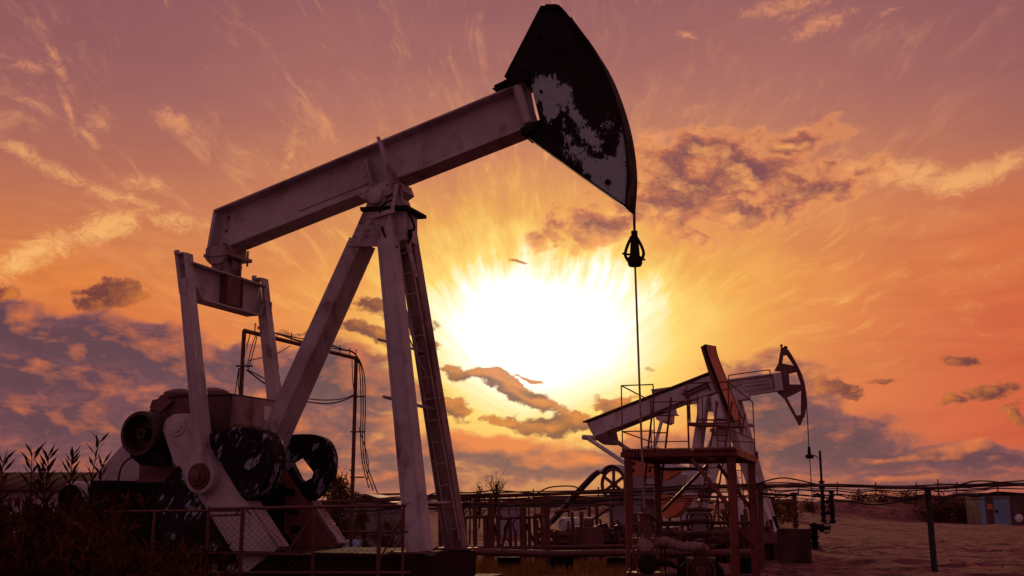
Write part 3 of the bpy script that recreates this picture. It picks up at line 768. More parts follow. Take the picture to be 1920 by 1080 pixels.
b.lathe((te, -.26, bz), (0, 1, 0), [(0, .05), (.01, .11), (.06, .14), (.12, .14), (.12, .10), (.2, .10), (.2, .17), (.28, .2), (.42, .19), (.5, .12), (.52, .06)], 22)
b.prism([(te - .2, -.3, bz + .26), (te + .22, -.3, bz + .26), (te + .2, -.3, bz + .05), (te + .1, -.3, bz - .02), (te - .1, -.3, bz - .02), (te - .2, -.3, bz + .08)], (0, .06, 0))
b.box(te - .22, te + .27, -.32, .32, bz + .1, bz + .16); b.box(te - .2, te + .2, -.2, .25, bz + .12, bz + .3)
b.box(te - .12, te + .12, -.2, .25, zt, bz)
for s_ in (-1, 1):
    for t_ in (-.16, .2): b.tube([(te + t_, s_ * .28, bz + .04), (te + t_, s_ * .28, bz + .3)], .02, 6)
b.build('tail_bearing', HOUSING_END, jack, bevel=.008)

# pitman arms
pin = q(382, 893, -1.0); pt, pz = pin.x, pin.z
def pitman(w, sgn):
    zt_, zj = zt + .16, zt - .38
    tj = te + (pt - te) * (zt - zj) / (zt - pz)
    bb = MB()
    for s_ in (-1, 1):
        bb.bar((te + s_ * .085 - .05, w, zt_), (tj + s_ * .075, w, zj - .05), .05, .17)
    bb.box(te - .12, te + .02, w - .10, w + .10, zt_ - .02, zt_ + .01)
    bb.box(te - .15, te - .08, w - .11, w - .05, zt_ - .02, zt_ + .05)
    bb.bar((tj, w, zj + .14), (tj, w, zj - .10), .19, .17)
    bb.bar((tj, w, zj), (pt, w, pz + .22), .17, .16, (0, 1, 0), .23, .17)
    for s_ in (-1, 1): bb.bar((tj + s_ * .075, w + sgn * .086, zj), (pt + s_ * .095, w + sgn * .09, pz + .24), .03, .016, (0, 1, 0))
    neck = []
    for k in range(0, 19):
        a = R(-215 + 250 * k / 18); neck.append((pt + .25 * math.cos(a), w + sgn * .1, pz + .25 * math.sin(a)))
    neck += [(pt + .12, w + sgn * .1, pz + .38), (pt - .11, w + sgn * .1, pz + .38)]
    bb.prism(neck, (0, -sgn * .2, 0))
    o = bb.build('pitman_arm', PAINT, jack, bevel=.006)
    h = MB()
    h.lathe((pt, w + sgn * .1, pz), (0, sgn, 0), [(0, .19), (.03, .185), (.03, .13), (.07, .13), (.07, .08), (.11, .08), (.12, .05)], 22)
    for k in range(6):
        a = k * 1.047; h.rivet(Vector((pt + .155 * math.cos(a), w + sgn * .13, pz + .155 * math.sin(a))), (0, sgn, 0), .02)
    h.build('crank_pin', HOUSING, o)
pitman(-1.0, -1); pitman(1.0, 1)

# cranks and counterweights
crank_px = [(303, 806), (308, 788), (322, 777), (345, 775), (358, 780), (396, 838), (518, 1030), (458, 1076), (440, 1050), (322, 862)]
cw_up = [(388, 826), (396, 812), (415, 804), (450, 801), (478, 803), (500, 815), (511, 838), (513, 862), (508, 890), (494, 915), (474, 934), (462, 938), (452, 930)]
cw_dn = [(335, 872), (320, 884), (304, 905), (294, 930), (291, 958), (297, 990), (315, 1020), (350, 1050), (400, 1074), (440, 1080), (452, 1062)]
cr = [Vector((p.x, 0, p.z)) for p in M.poly(crank_px, -.95)]
cu = [Vector((p.x, 0, p.z)) for p in M.poly(resample(cw_up, 3), -.95)]
cdn = [Vector((p.x, 0, p.z)) for p in M.poly(resample(cw_dn, 3), -.95)]
shaft = q(331, 798, -.95)
cent = (cr[5] + cr[9]) / 2
def teeth(bb, a, c, n, wa, wb, outd):
    for i in range(n):
        p = a.lerp(c, (i + .5) / n); d = (c - a).normalized(); L_ = (c - a).length / n * .28
        bb.prism([p - d * L_ + Vector((0, wa, 0)), p + d * L_ + Vector((0, wa, 0)), p + d * L_ * .7 + outd * .035 + Vector((0, wa, 0)), p - d * L_ * .7 + outd * .035 + Vector((0, wa, 0))], (0, wb - wa, 0))
def crank(s_):
    wa, wb = s_ * .93, s_ * .68
    bb = MB(); bb.prism([p + Vector((0, wa, 0)) for p in cr], (0, wb - wa, 0))
    a0, a1 = cr[5], cr[6]; e0, e1 = cr[9], cr[8]
    outd = Vector((a1.z - a0.z, 0, -(a1.x - a0.x))).normalized()
    if outd.x < 0: outd = -outd
    if s_ < 0:
        teeth(bb, a0, a1, 46, wa, wa + .05, outd); teeth(bb, e0, e1, 44, wa, wa + .05, -outd)
        d = (a1 - a0).normalized()
        # raised outline near the shaft end
        pts = [q(x_, y_, wa - .012) for x_, y_ in ((318, 812), (330, 822), (345, 850), (360, 872), (345, 800), (358, 812), (372, 838))]
        bb.bar(pts[0], pts[3], .02, .024); bb.bar(pts[4], pts[6], .02, .024)
    bb.lathe((shaft.x, wa, shaft.z), (0, s_, 0), [(0, .16), (.015, .16), (.02, .1), (.035, .1), (.04, .04)], 24)
    o = bb.build('crank', PAINT if s_ < 0 else OXIDE, jack, bevel=.006)
    # flange along the lower end
    f = MB(); d = (a1 - a0).normalized(); mid = a0.lerp(a1, .56)
    f.prism([mid + Vector((0, wa, 0)) + outd * .004, a1 + Vector((0, wa, 0)) + outd * .004, a1 + outd * .05 + Vector((0, wa, 0)), mid + outd * .05 + Vector((0, wa, 0))], (0, (wb - wa) * 1.0, 0))
    f.build('crank_flange', HOUSING_END, o, bevel=.004)
    if s_ > 0:
        # black plates on the inner web, shade of openings put into their colour
        h = MB()
        for (x_, y_, w_, h_) in ((541, 923, 24, 14), (548, 958, 24, 14), (556, 993, 24, 14), (503, 904, 6, 12), (520, 904, 6, 12)):
            h.prism(M.poly([(x_ - w_ / 2, y_ - h_ / 2), (x_ + w_ / 2 - 2, y_ - h_ / 2), (x_ + w_ / 2, y_ + h_ / 2), (x_ - w_ / 2 + 2, y_ + h_ / 2)], wb - .012), (0, .016, 0))
        split(h.build('opening_shade_plate', BLACK, o))
    for nm, poly, wx in (('a', cu, 0), ('b', cdn, .03)):
        k = MB()
        w0 = s_ * (.98 - wx) if not (s_ > 0 and nm == 'a') else .82; hole = ()
        if s_ > 0 and nm == 'a':
            hp = [(553, 868), (572, 856), (595, 886), (592, 896), (576, 905), (568, 898)]
            hh = [q(x_, y_, .8) for x_, y_ in hp]; hole = ([Vector((p.x, w0, p.z)) for p in hh],)
        k.prism([p + Vector((0, w0, 0)) for p in poly], (0, -s_ * (.14 if hole else .36), 0), hole)
        k.build('counterweight', PEEL, o, bevel=.03 if not hole else .012)
crank(-1); crank(1)

# gearbox, brake drum, pedestal
b = MB()
gp = [(262, 860), (268, 790), (290, 752), (304, 744), (335, 739), (432, 740), (438, 800), (430, 905), (272, 905)]
b.prism(M.poly(gp, -.55), (0, 1.1, 0))
b.prism(M.poly([(288, 756), (300, 741), (330, 734), (434, 737), (434, 741), (335, 743), (306, 748), (294, 760)], -.58), (0, 1.16, 0))
gb = b.build('gearbox', HOUSING, jack, bevel=.02)
b = MB(); te1 = q(436, 770, -.55).x
b.box(te1 - .02, te1 + .025, -.56, .56, q(436, 803, -.55).z, q(436, 742, -.55).z)
b.build('lit_end_plate', HOUSING_END, gb, bevel=.008)  # paler plate puts the lit tone of this face into its colour
b = MB(); b.box(te1 + .024, te1 + .034, .22, .4, q(436, 785, -.2).z, q(436, 758, -.2).z)
b.build('data_plate', WHITE, gb)
b = MB()
for (x_, y_) in ((338, 737), (400, 735)):
    b.lathe(q(x_, y_, -.1), (0, 0, 1), [(-.05, .26), (.0, .26), (.03, .2), (.06, .1)], 20); b.build('inspection_cover', BROWN, gb, bevel=.006); b = MB()
b.bar(q(300, 765, -.57), q(325, 800, -.57), .05, .04); b.prism(M.poly([(280, 765), (285, 750), (308, 745), (322, 752), (300, 775)], -.62), (0, .3, 0))
b.build('inspection_cover', BROWN, gb, bevel=.006)
dc = q(263, 813, -.95)
b = MB(); b.lathe((dc.x, -1.0, dc.z), (0, 1, 0), [(.08, .04), (.06, .05), (.06, .08), (.2, .1), (.22, .25), (.03, .27), (0, .28), (0, .33), (.04, .345), (.3, .345), (.33, .32), (.36, .12), (.6, .1)], 36)
dr_ = b.build('brake_drum', DRUM, gb)
b = MB()
b.lathe((dc.x, -.96, dc.z), (0, 1, 0), [(0, .035), (.1, .035)], 12)
b.prism(M.poly([(244, 848), (300, 848), (312, 868), (262, 872), (246, 858)], -.9), (0, .3, 0))
b.tube([q(246, 855, -.95), q(262, 850, -.95), q(290, 862, -.9)], .03, 7)
b.build('brake_bracket', DARK, gb, bevel=.006)
b = MB()
pa = q(228, 905, -.85); pb = q(330, 905, -.85)
b.box(pa.x, pb.x + .9, -.85, .85, .06, pa.z)
pe = b.build('pedestal', BLACK, jack, bevel=.015)
b = MB(); p1_, p2_ = q(262, 862, -.6), q(256, 900, -.7)
b.box(p1_.x, p1_.x + 1.5, -.6, .6, pa.z, p1_.z + .1); b.box(p2_.x, p2_.x + 1.7, -.72, .72, pa.z, p2_.z + .01)
b.build('gearbox_mount', BROWN, pe, bevel=.01)
b = MB(); b.tube(smoothpts([q(262, 857, -.98), q(245, 859, -1.0), q(230, 872, -1.0), q(223, 893, -1.0), q(221, 925, -1.0)], 5), .014, 7)
b.build('hose', DARK, jack)
# belt guard and motor
b = MB(); b.prism(M.poly([(240, 822), (176, 893), (170, 945), (262, 945), (262, 850)], .75), (0, .14, 0))
b.build('belt_guard', PAINT, jack, bevel=.01)
mc = q(131, 936, .1)
b = MB(); b.lathe((mc.x, .1, mc.z), (0, 1, 0), [(0, .04), (.01, .2), (.02, .26), (.08, .30), (.7, .30), (.76, .24), (.78, .1)], 28)
for k in range(16):
    a = R(k * 22.5); b.bar((mc.x + .305 * math.cos(a), .16, mc.z + .305 * math.sin(a)), (mc.x + .305 * math.cos(a), .76, mc.z + .305 * math.sin(a)), .02, .02)
mo = b.build('electric_motor', PAINT, jack)
b = MB(); b.lathe((mc.x + .02, .09, mc.z), (0, -1, 0), [(0, .24), (.04, .235), (.05, .2), (.03, .17), (.03, .05), (.08, .05)], 28)
b.build('motor_pulley', BLACK, mo)
b = MB(); b.box(mc.x - .4, mc.x + 1.7, -.2, .9, .5, mc.z - .3); b.box(mc.x + .5, mc.x + .95, .0, .6, mc.z - .3, mc.z + .3)
b.build('motor_stand', BLACK, jack, bevel=.01)
# skid and foundation
b = MB()
for w in (-.86, .86):
    b.ibeam((-5.6, w, .78), (1.2, w, .78), .34, .22, tf=.03)
for t_ in (-5.4, -4.2, -2.6, -1.4, -.2, .9): b.box(t_ - .08, t_ + .08, -.75, .75, .62, .93)
b.box(-1.9, 1.15, -.95, .95, .952, .968)
b.box(1.0, 1.22, -.98, .98, .60, .945)
sk = b.build('skid', SKIDM, jack, bevel=.004)
b = MB()
for (w, t_) in ((-.75, 1.0), (.75, .93)):
    b.box(t_ - .24, t_ + .34, w - .2, w + .2, .97, .995)
    for (i, j) in ((-.18, -.15), (.27, -.15), (-.18, .15), (.27, .15)): b.rivet(Vector((t_ + i, w + j, .992)), (0, 0, 1), .03)
    b.build('foot_plate', BROWN, jack, bevel=.003)
    b = MB()
b.bm.free()
b = MB(); b.box(-6.4, 1.55, -1.25, 1.25, -.1, .60)
for t_ in (-1.0, .2): b.box(t_ - .05, t_ + .05, -1.262, -1.25, 0, .59)
foundation = b.build('foundation', BLACK, jack, bevel=.02)
b = MB(); b.box(-2.3, -.35, -1.12, -1.02, .93, .96); b.build('step_plate', RUSTP, sk, bevel=.004)

# ------------------------------------------------------------------ wellhead of the large pumpjack
Wp = M.O + M.L * (X + .045); wx_, wy_ = Wp.x, Wp.y
well = empty('wellhead', (wx_, wy_, 0), 0, 'wellhead under the long polished rod of the large pumpjack, with lagged side pipe', 'wellhead', 'wellheads')
def zpix(py, Y): return EYE + (948 - py) / 2000 * Y
def stack(parent, items, mat, name='valve_body', n=18):
    bb = MB(); bb.lathe((0, 0, 0), (0, 0, 1), items, n); return bb.build(name, mat, parent)
zz = lambda py: zpix(py, wy_)
stack(well, [(zz(1010), .07), (zz(1009), .075), (zz(975), .075), (zz(974), .06), (zz(966), .06), (zz(965), .085), (zz(961), .085), (zz(960), .03), (zz(952), .025)], RUSTP, 'stuffing_box')
stack(well, [(0, .16), (.05, .16), (.05, .3), (.12, .3), (.12, .2), (zz(1075) , .2), (zz(1075), .25), (zz(1066), .25), (zz(1066), .09), (zz(1045), .12), (zz(1036), .12), (zz(1035), .19), (zz(1028), .19), (zz(1026), .11), (zz(1020), .13), (zz(1012), .17), (zz(1006), .17), (zz(1005), .07)], RUSTP)
b = MB()
for zc, r_, n_ in ((zz(1070), .22, 8), (zz(1031), .165, 8), (zz(1009), .15, 6)):
    for k in range(n_):
        a = k * 2 * math.pi / n_ + .2; b.tube([(r_ * math.cos(a), r_ * math.sin(a), zc - .07), (r_ * math.cos(a), r_ * math.sin(a), zc + .07)], .014, 6)
b.build('flange_stud', STEEL, well)
b = MB()
rnd = random.Random(4); pts = [(.1, -.05, zz(1017)), (.22, -.08, zz(1012)), (.4, -.05, zz(1019)), (.62, 0, zz(1022)), (.8, .04, zz(1022))]
sp_ = smoothpts(pts, 6); b.tube([p + Vector((0, rnd.uniform(-.012, .012), rnd.uniform(-.015, .015))) for p in sp_], .065, 10)
b.blobm((-.02, -.12, zz(1020)), .12, .1, .11, 12, .12, 2)
b.build('lagged_pipe', WRAP, well)
b = MB(); b.lathe((0, 0, zz(1050)), (0, -1, 0), [(.1, .03), (.24, .03), (.24, .12), (.27, .13), (.28, .10), (.28, .03)], 16); b.tube([(0, -.1, zz(1050)), (.3, -.1, zz(1050)), (.45, 0, zz(1060)), (.45, 0, 0)], .04, 8)
b.build('hand_wheel', DARK, well)
b = MB(); b.tube([(.28, .1, zz(1000)), (.26, .08, zz(1080)), (.25, .08, 0)], .012, 6); b.tube([(-.17, .0, zz(1020)), (-.19, 0, zz(1065))], .01, 6)
b.tube(smoothpts([(.05, -.08, zz(964)), (.16, -.1, zz(980)), (.14, -.1, zz(1000)), (.05, -.1, zz(1010))], 4), .012, 6)
b.build('small_pipe', DARK, well)

# ------------------------------------------------------------------ far pumpjack whose head turns towards us
NA = Frame(.1825 * 34.5, 34.5, 45)
ja = empty('pumpjack', NA.O, -NA.th, 'pale far pumpjack behind the red platform with an orange curved head plate', 'pumpjack', 'pumpjacks of the oil yard')
a = NA.px
def wel(fr, pts, w0, w1, bb): bb.prism(fr.poly(pts, w0), (0, w1 - w0, 0)); return bb
b = MB()
wel(NA, [(1100, 794), (1335, 702), (1352, 735), (1290, 752), (1180, 795), (1141, 811), (1113, 819)], -.16, .16, b)
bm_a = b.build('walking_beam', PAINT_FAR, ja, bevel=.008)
b = MB()
pa_ = [a(1100, 792, 0), a(1335, 700, 0)]; b.bar(pa_[0], pa_[1], .05, .44)
b.bar(a(1141, 812, 0), a(1290, 753, 0), .05, .44)
b.build('beam_flange', RUSTP, bm_a, bevel=.004)
for (p_, q_) in (((1127, 786), (1134, 812)), ((1236, 741), (1246, 770)), ((1252, 735), (1262, 765))):
    b = MB(); b.bar(a(*p_, -.17), a(*q_, -.17), .03, .03); b.build('web_rib', PAINT_FAR, bm_a)
b = MB()
for (p_, q_) in (((1285, 736), (1326, 718)), ((1288, 742), (1329, 724)), ((1283, 731), (1288, 748)), ((1324, 716), (1331, 731)), ((1278, 737), (1290, 744))): b.bar(a(*p_, -.2), a(*q_, -.2), .05, .05)
b.build('step_frame', RUSTP, bm_a)
# head: side plate and broad front plate
ca = [(1322, 646), (1326, 665), (1338, 697), (1350, 730), (1364, 765), (1379, 801)]
b = MB(); wel(NA, [(1313, 650)] + ca + [(1374, 803), (1346, 745), (1328, 699)], -.24, .0, b)
ha = b.build('horsehead', RED, ja, bevel=.006)
cpts = [Vector((p.x, 0, p.z)) for p in NA.poly(resample(ca, 4), -.26)]
b = MB()
for p0, p1 in zip(cpts, cpts[1:]): b.bar(p0, p1 + (p1 - p0) * .04, .07, .52)
b.build('front_plate', ORANGE, ha)
for w in (-.27, .27):
    b = MB()
    cp = cpts
    for p0, p1 in zip(cp, cp[1:]): b.bar(p0 + Vector((0, w, 0)), p1 + (p1 - p0) * .04 + Vector((0, w, 0)), .10, .02)
    b.build('plate_edge', DARK, ha)
# tail bearing, pitmans
b = MB(); wel(NA, [(1114, 818), (1136, 809), (1139, 824), (1150, 832), (1132, 834), (1122, 828)], -.3, .3, b)
b.build('tail_bearing', BROWN, ja, bevel=.01)
for w in (-.75, .75):
    b = MB(); b.tube([a(1124, 822, 0) + Vector((0, w * .9, 0)), a(1252, 903, 0) + Vector((0, w * 1.1, 0))], .07, 10); b.lathe(a(1252, 903, 0) + Vector((0, w * 1.1 - .1, 0)), (0, 1, 0), [(0, .16), (.2, .16)], 14)
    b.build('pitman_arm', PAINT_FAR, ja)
b = MB(); b.tube([a(1124, 822, 0) + Vector((0, -.85, 0)), a(1124, 822, 0) + Vector((0, .85, 0))], .09, 10); b.build('equalizer', PAINT_FAR, ja)
# samson post
def legs(root, fr, items, mat=PAINT_FAR):
    for (x0, y0, w0, x1, y1, w1, s0, s1) in items:
        bb = MB(); bb.bar(fr.px(x0, y0, w0), fr.px(x1, y1, w1), s0, .22, (0, 1, 0), s1, .24); bb.build('post_leg', mat, root, bevel=.008)
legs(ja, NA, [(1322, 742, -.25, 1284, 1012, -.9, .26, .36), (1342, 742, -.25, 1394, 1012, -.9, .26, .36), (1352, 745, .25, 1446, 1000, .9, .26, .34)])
b = MB(); wel(NA, [(1318, 746), (1344, 740), (1346, 752), (1320, 757)], -.16, .16, b); wel(NA, [(1325, 755), (1338, 755), (1341, 771), (1320, 771)], -.15, .15, b)
b.build('saddle_bearing', PAINT_FAR, ja, bevel=.01)
b = MB(); wel(NA, [(1290, 792), (1386, 792), (1388, 799), (1290, 799)], -.95, -.2, b)
pfA = b.build('work_platform', HOUSING_END, ja, bevel=.006)
for (p0, p1, r_) in (((1310, 787), (1385, 789), .03), ((1292, 760), (1290, 798), .025), ((1292, 740), (1294, 792), .025), ((1291, 796), (1388, 801), .03), ((1385, 770), (1388, 805), .025), ((1308, 740), (1308, 795), .02), ((1398, 775), (1390, 812), .02)):
    b = MB(); b.tube([a(*p0, -1.0), a(*p1, -1.0)], r_, 6); b.build('platform_rail', RUSTP, pfA)
b = MB()
for x_ in (1382, 1394): b.tube([a(x_ - 14, 760, .4), a(x_ + 6, 1000, .95)], .015, 5)
for k in range(16):
    y_ = 770 + k * 14; f = (y_ - 760) / 240; b.tube([a(1368 + 20 * f, y_, .4 + .55 * f), a(1380 + 20 * f, y_, .4 + .55 * f)], .012, 5)
b.build('ladder', DARK, ja)
# gearbox, orange crank plates, weights
b = MB(); wel(NA, [(1180, 892), (1268, 886), (1310, 892), (1316, 918), (1298, 930), (1180, 920)], -.45, .45, b)
b.lathe(a(1212, 862, -.2) , (0, 1, 0), [(0, .3), (.04, .46), (.5, .46), (.54, .3)], 24)
wel(NA, [(1190, 895), (1192, 850), (1235, 850), (1250, 895)], -.2, .4, b)
gA = b.build('gearbox', PAINT_FAR, ja, bevel=.015)
b = MB(); wel(NA, [(1182, 860), (1196, 856), (1247, 884), (1262, 878), (1276, 884), (1250, 900), (1236, 892), (1181, 893)], -1.02, -.86, b)
kA = b.build('crank', ORANGE, ja, bevel=.008)
for (x_, y_) in ((1188, 869), (1187, 882), (1218, 882), (1240, 889)):
    b = MB(); b.lathe(a(x_, y_, -1.03), (0, 1, 0), [(0, .06), (.03, .06)], 12); b.build('hole_shade_disc', BLACK, kA)  # black disc on the face, its colour standing in for a hole's shade
b = MB(); wel(NA, resample([(1232, 925), (1262, 930), (1290, 928), (1284, 948), (1268, 966), (1248, 972), (1238, 960), (1234, 940)], 3), -1.1, -.8, b)
b.build('counterweight', ORANGE, kA, bevel=.02)
b = MB(); wel(NA, resample([(1262, 872), (1285, 876), (1308, 892), (1312, 912), (1296, 930), (1270, 920), (1262, 900)], 3), .75, 1.05, b)
b.build('counterweight', PAINT_FAR, kA, bevel=.02)
b = MB(); wel(NA, [(1142, 948), (1208, 942), (1208, 1000), (1142, 1004)], -.6, .4, b); wel(NA, [(1142, 920), (1240, 912), (1240, 940), (1142, 946)], -.5, .4, b)
b.build('gearbox_mount', WALLG, ja, bevel=.01)
# flywheel, belts, motor
fc = a(1147, 908, -.95)
b = MB(); n_ = 40
b.lathe((fc.x, -.95, fc.z), (0, 1, 0), [(0, .07), (.22, .07)], 14)
ring = [Vector((fc.x + .50 * math.cos(k * 2 * math.pi / n_), -.85, fc.z + .50 * math.sin(k * 2 * math.pi / n_))) for k in range(n_ + 1)]
b.tube(ring, .06, 8, caps=False)
for k in range(6):
    an = k * 1.047 + .5; b.bar((fc.x, -.85, fc.z), (fc.x + .5 * math.cos(an), -.85, fc.z + .5 * math.sin(an)), .09, .06)
b.build('flywheel', BROWN, ja)
mcA = a(1059, 984, -.9)
b = MB()
pts = [a(1036, 980, -.85), a(1116, 892, -.85)]
for k in range(9):
    an = R(140 - k * 17); pts.append(Vector((fc.x + .56 * math.cos(an), -.85, fc.z + .56 * math.sin(an))))
b.tube(smoothpts(pts, 3), .06, 6)
b.build('drive_belt', CABLE, ja)
b = MB(); gpts = [fc + (p - fc) * 1.14 for p in smoothpts(pts, 3)]
for p0, p1 in zip(gpts, gpts[1:]): b.bar(p0 + Vector((0, .05, 0)), p1 + Vector((0, .05, 0)), .03, .34)
b.build('belt_guard', PAINT_FAR, ja)
b = MB(); b.bar(a(1170, 936, -.85), a(1072, 1000, -.85), .04, .1); b.build('belt_return', CABLE, ja)
b = MB(); b.lathe((mcA.x, -1.0, mcA.z), (0, 1, 0), [(0, .03), (0, .1), (.02, .12), (.02, .17), (-.02, .19), (.0, .22), (.1, .25), (.75, .25), (.8, .1)], 24)
mA = b.build('electric_motor', PAINT_FAR, ja)
b = MB(); wel(NA, [(1035, 1000), (1110, 1000), (1110, 1012), (1035, 1012)], -1.2, .2, b); b.build('motor_rail', RUSTP, ja)
b = MB(); wel(NA, [(1040, 1008), (1432, 1000), (1432, 1020), (1040, 1024)], -1.1, 1.0, b)
b.build('skid', BROWN, ja, bevel=.02)
for x_ in (1060, 1150, 1240, 1330, 1400):
    p = a(x_, 1022, -.9); b = MB(); b.box(p.x - .35, p.x + .35, -1.15, 1.05, -.2, p.z - .02); b.build('foundation_block', SLAB, ja, bevel=.02)

# ------------------------------------------------------------------ far pumpjack seen from the side with an open lattice head
NB_ = Frame(.2075 * 42, 42, 20)
jb = empty('pumpjack', NB_.O, -NB_.th, 'far pumpjack with an open rust-brown lattice head above the sandy yard', 'pumpjack', 'pumpjacks of the oil yard')
c_ = NB_.px
b = MB(); wel(NB_, [(1222, 732), (1465, 700), (1468, 731), (1225, 768)], -.02, .02, b)
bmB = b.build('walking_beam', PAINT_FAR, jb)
for p_, q_ in (((1222, 732), (1466, 700)), ((1225, 767), (1468, 731))):
    b = MB(); b.bar(c_(*p_, 0), c_(*q_, 0), .05, .36); b.build('beam_flange', PAINT_FAR, bmB, bevel=.004)
b = MB(); b.tube([c_(1454, 702, -.15), c_(1458, 733, -.15)], .09, 10); b.tube([c_(1461, 701, -.15), c_(1465, 732, -.15)], .09, 10); b.build('end_pipe', PAINT_FAR, bmB)
b = MB()
for p_, q_ in (((1394, 716), (1444, 711)), ((1395, 730), (1446, 724)), ((1394, 714), (1396, 732)), ((1443, 710), (1446, 726)), ((1397, 722), (1444, 717))): b.bar(c_(*p_, -.2), c_(*q_, -.2), .05, .05)
b.build('step_frame', PAINT_FAR, bmB)
b = MB(); b.tube(smoothpts([c_(1366, 711, -.1), c_(1367, 705, -.1), c_(1372, 703, -.1), c_(1438, 694, -.1), c_(1443, 696, -.1), c_(1444, 701, -.1)], 3), .022, 6); b.build('hand_rail', DARK, bmB)
hb = [(1464.6, 649), (1476, 655), (1483, 667), (1493.5, 685), (1502.5, 704), (1508, 726), (1510, 745), (1509, 767), (1506, 782), (1501, 796), (1497, 797.5), (1494, 791), (1471, 749), (1457, 736), (1457, 729), (1466, 727), (1463, 696), (1451.5, 695), (1459, 682), (1463, 658)]
holes = [[(1468, 666), (1474, 665), (1488, 685.5), (1465.8, 681)], [(1478.5, 700), (1493, 696.7), (1501, 720.7), (1480, 720.7)], [(1475, 745), (1502, 732), (1501, 778), (1493.5, 779)]]
b = MB(); b.prism(NB_.poly(hb, -.09), (0, .18, 0), [NB_.poly(h_, -.09) for h_ in holes]); hbo = b.build('horsehead', BROWN, jb, bevel=.006)
arcB = [(1477, 656), (1484, 667), (1494, 685), (1503, 704), (1508.5, 726), (1510.5, 745), (1509.5, 767), (1506.5, 782)]
b = MB(); pp = NB_.poly(resample(arcB, 2), 0)
for p0, p1 in zip(pp, pp[1:]): b.bar(p0, p1 + (p1 - p0) * .04, .05, .34)
b.build('arc_plate', BROWN, hbo)
b = MB(); b.tube([c_(1464, 650, 0), c_(1466, 646, 0)], .05, 6); b.tube([c_(1470, 651, 0), c_(1476, 653, 0)], .07, 6); b.build('cable_anchor', DARK, hbo)
tB = c_(1510, 760, 0).x + .05
zB = lambda y_: c_(1512, y_, 0).z
b = MB()
for w in (-.06, .06): b.tube([(c_(1510, 740, 0).x + .03, w, zB(742)), (tB, w * .5, zB(850))], .016, 5)
b.build('bridle_cable', CABLE, jb)
b = MB(); b.lathe((tB, 0, zB(860)), (0, 0, 1), [(0, .12), (.05, .16), (.12, .16), (.18, .07), (.45, .05)], 10); b.tube([(tB, 0, zB(853)), (tB + .22, 0, zB(855)), (tB + .42, 0, zB(863))], .03, 5, r1=.01); b.build('carrier_bar', DARK, jb)
b = MB(); b.tube([(tB, 0, zB(855)), (tB + .02, 0, zB(970))], .018, 6); b.build('polished_rod', CABLE, jb)
legs(jb, NB_, [(1372, 752, -.2, 1266, 1010, -.8, .36, .46), (1376, 752, -.2, 1430, 1006, -.8, .3, .42), (1384, 752, .2, 1452, 1002, .8, .3, .4), (1378, 760, .2, 1300, 1004, .8, .3, .4)])
b = MB(); wel(NB_, [(1350, 742), (1404, 736), (1404, 748), (1350, 754)], -.3, .3, b); b.build('saddle_bearing', PAINT_FAR, jb, bevel=.01)
b = MB(); wel(NB_, [(1331, 803), (1392, 800), (1392, 806), (1331, 810)], -.8, .5, b); b.build('work_platform', HOUSING_END, jb, bevel=.006)
b = MB(); wel(NB_, [(1245, 764), (1262, 760), (1266, 775), (1270, 778), (1246, 779)], -.25, .25, b); b.blobm(c_(1256, 769, 0), .2, .3, .2, 12)
b.build('tail_bearing', PAINT_FAR, jb, bevel=.01)
b = MB(); wel(NB_, [(1228, 776), (1248, 769), (1247, 788), (1240, 792), (1230, 786)], -.9, .9, b); b.build('equalizer', PAINT_FAR, jb, bevel=.01)
for w in (-.85, .85):
    b = MB(); b.bar(c_(1242, 784, w), c_(1216, 880, w), .12, .12); b.build('pitman_arm', PAINT_FAR, jb, bevel=.006)
b = MB(); wel(NB_, resample([(1190, 930), (1188, 880), (1205, 852), (1232, 850), (1262, 866), (1290, 884), (1300, 930)], 3), -.5, .5, b); gB = b.build('gearbox', PAINT_FAR, jb, bevel=.02)
for w in (-.8, .6):
    b = MB(); wel(NB_, resample([(1200, 900), (1210, 878), (1240, 868), (1275, 878), (1290, 905), (1270, 935), (1225, 940)], 3), w, w + .25, b); b.build('counterweight', CRATEBR, jb, bevel=.02)
b = MB(); wel(NB_, [(1180, 990), (1450, 985), (1450, 1004), (1180, 1008)], -1, 1, b); b.build('skid', BROWN, jb, bevel=.02)
for x_ in (1200, 1290, 1370, 1440):
    p = c_(x_, 1004, -.9); b = MB(); b.box(p.x - .4, p.x + .4, -1.1, 1.1, -.2, p.z - .03); b.build('foundation_block', SLAB, jb, bevel=.02)
b = MB(); p0 = c_(1446, 985, -.6); b.blobm((p0.x, -.6, p0.z - .15), .35, .4, .45, 10, .2, 5); b.build('rubble_bag', BLACK, jb)

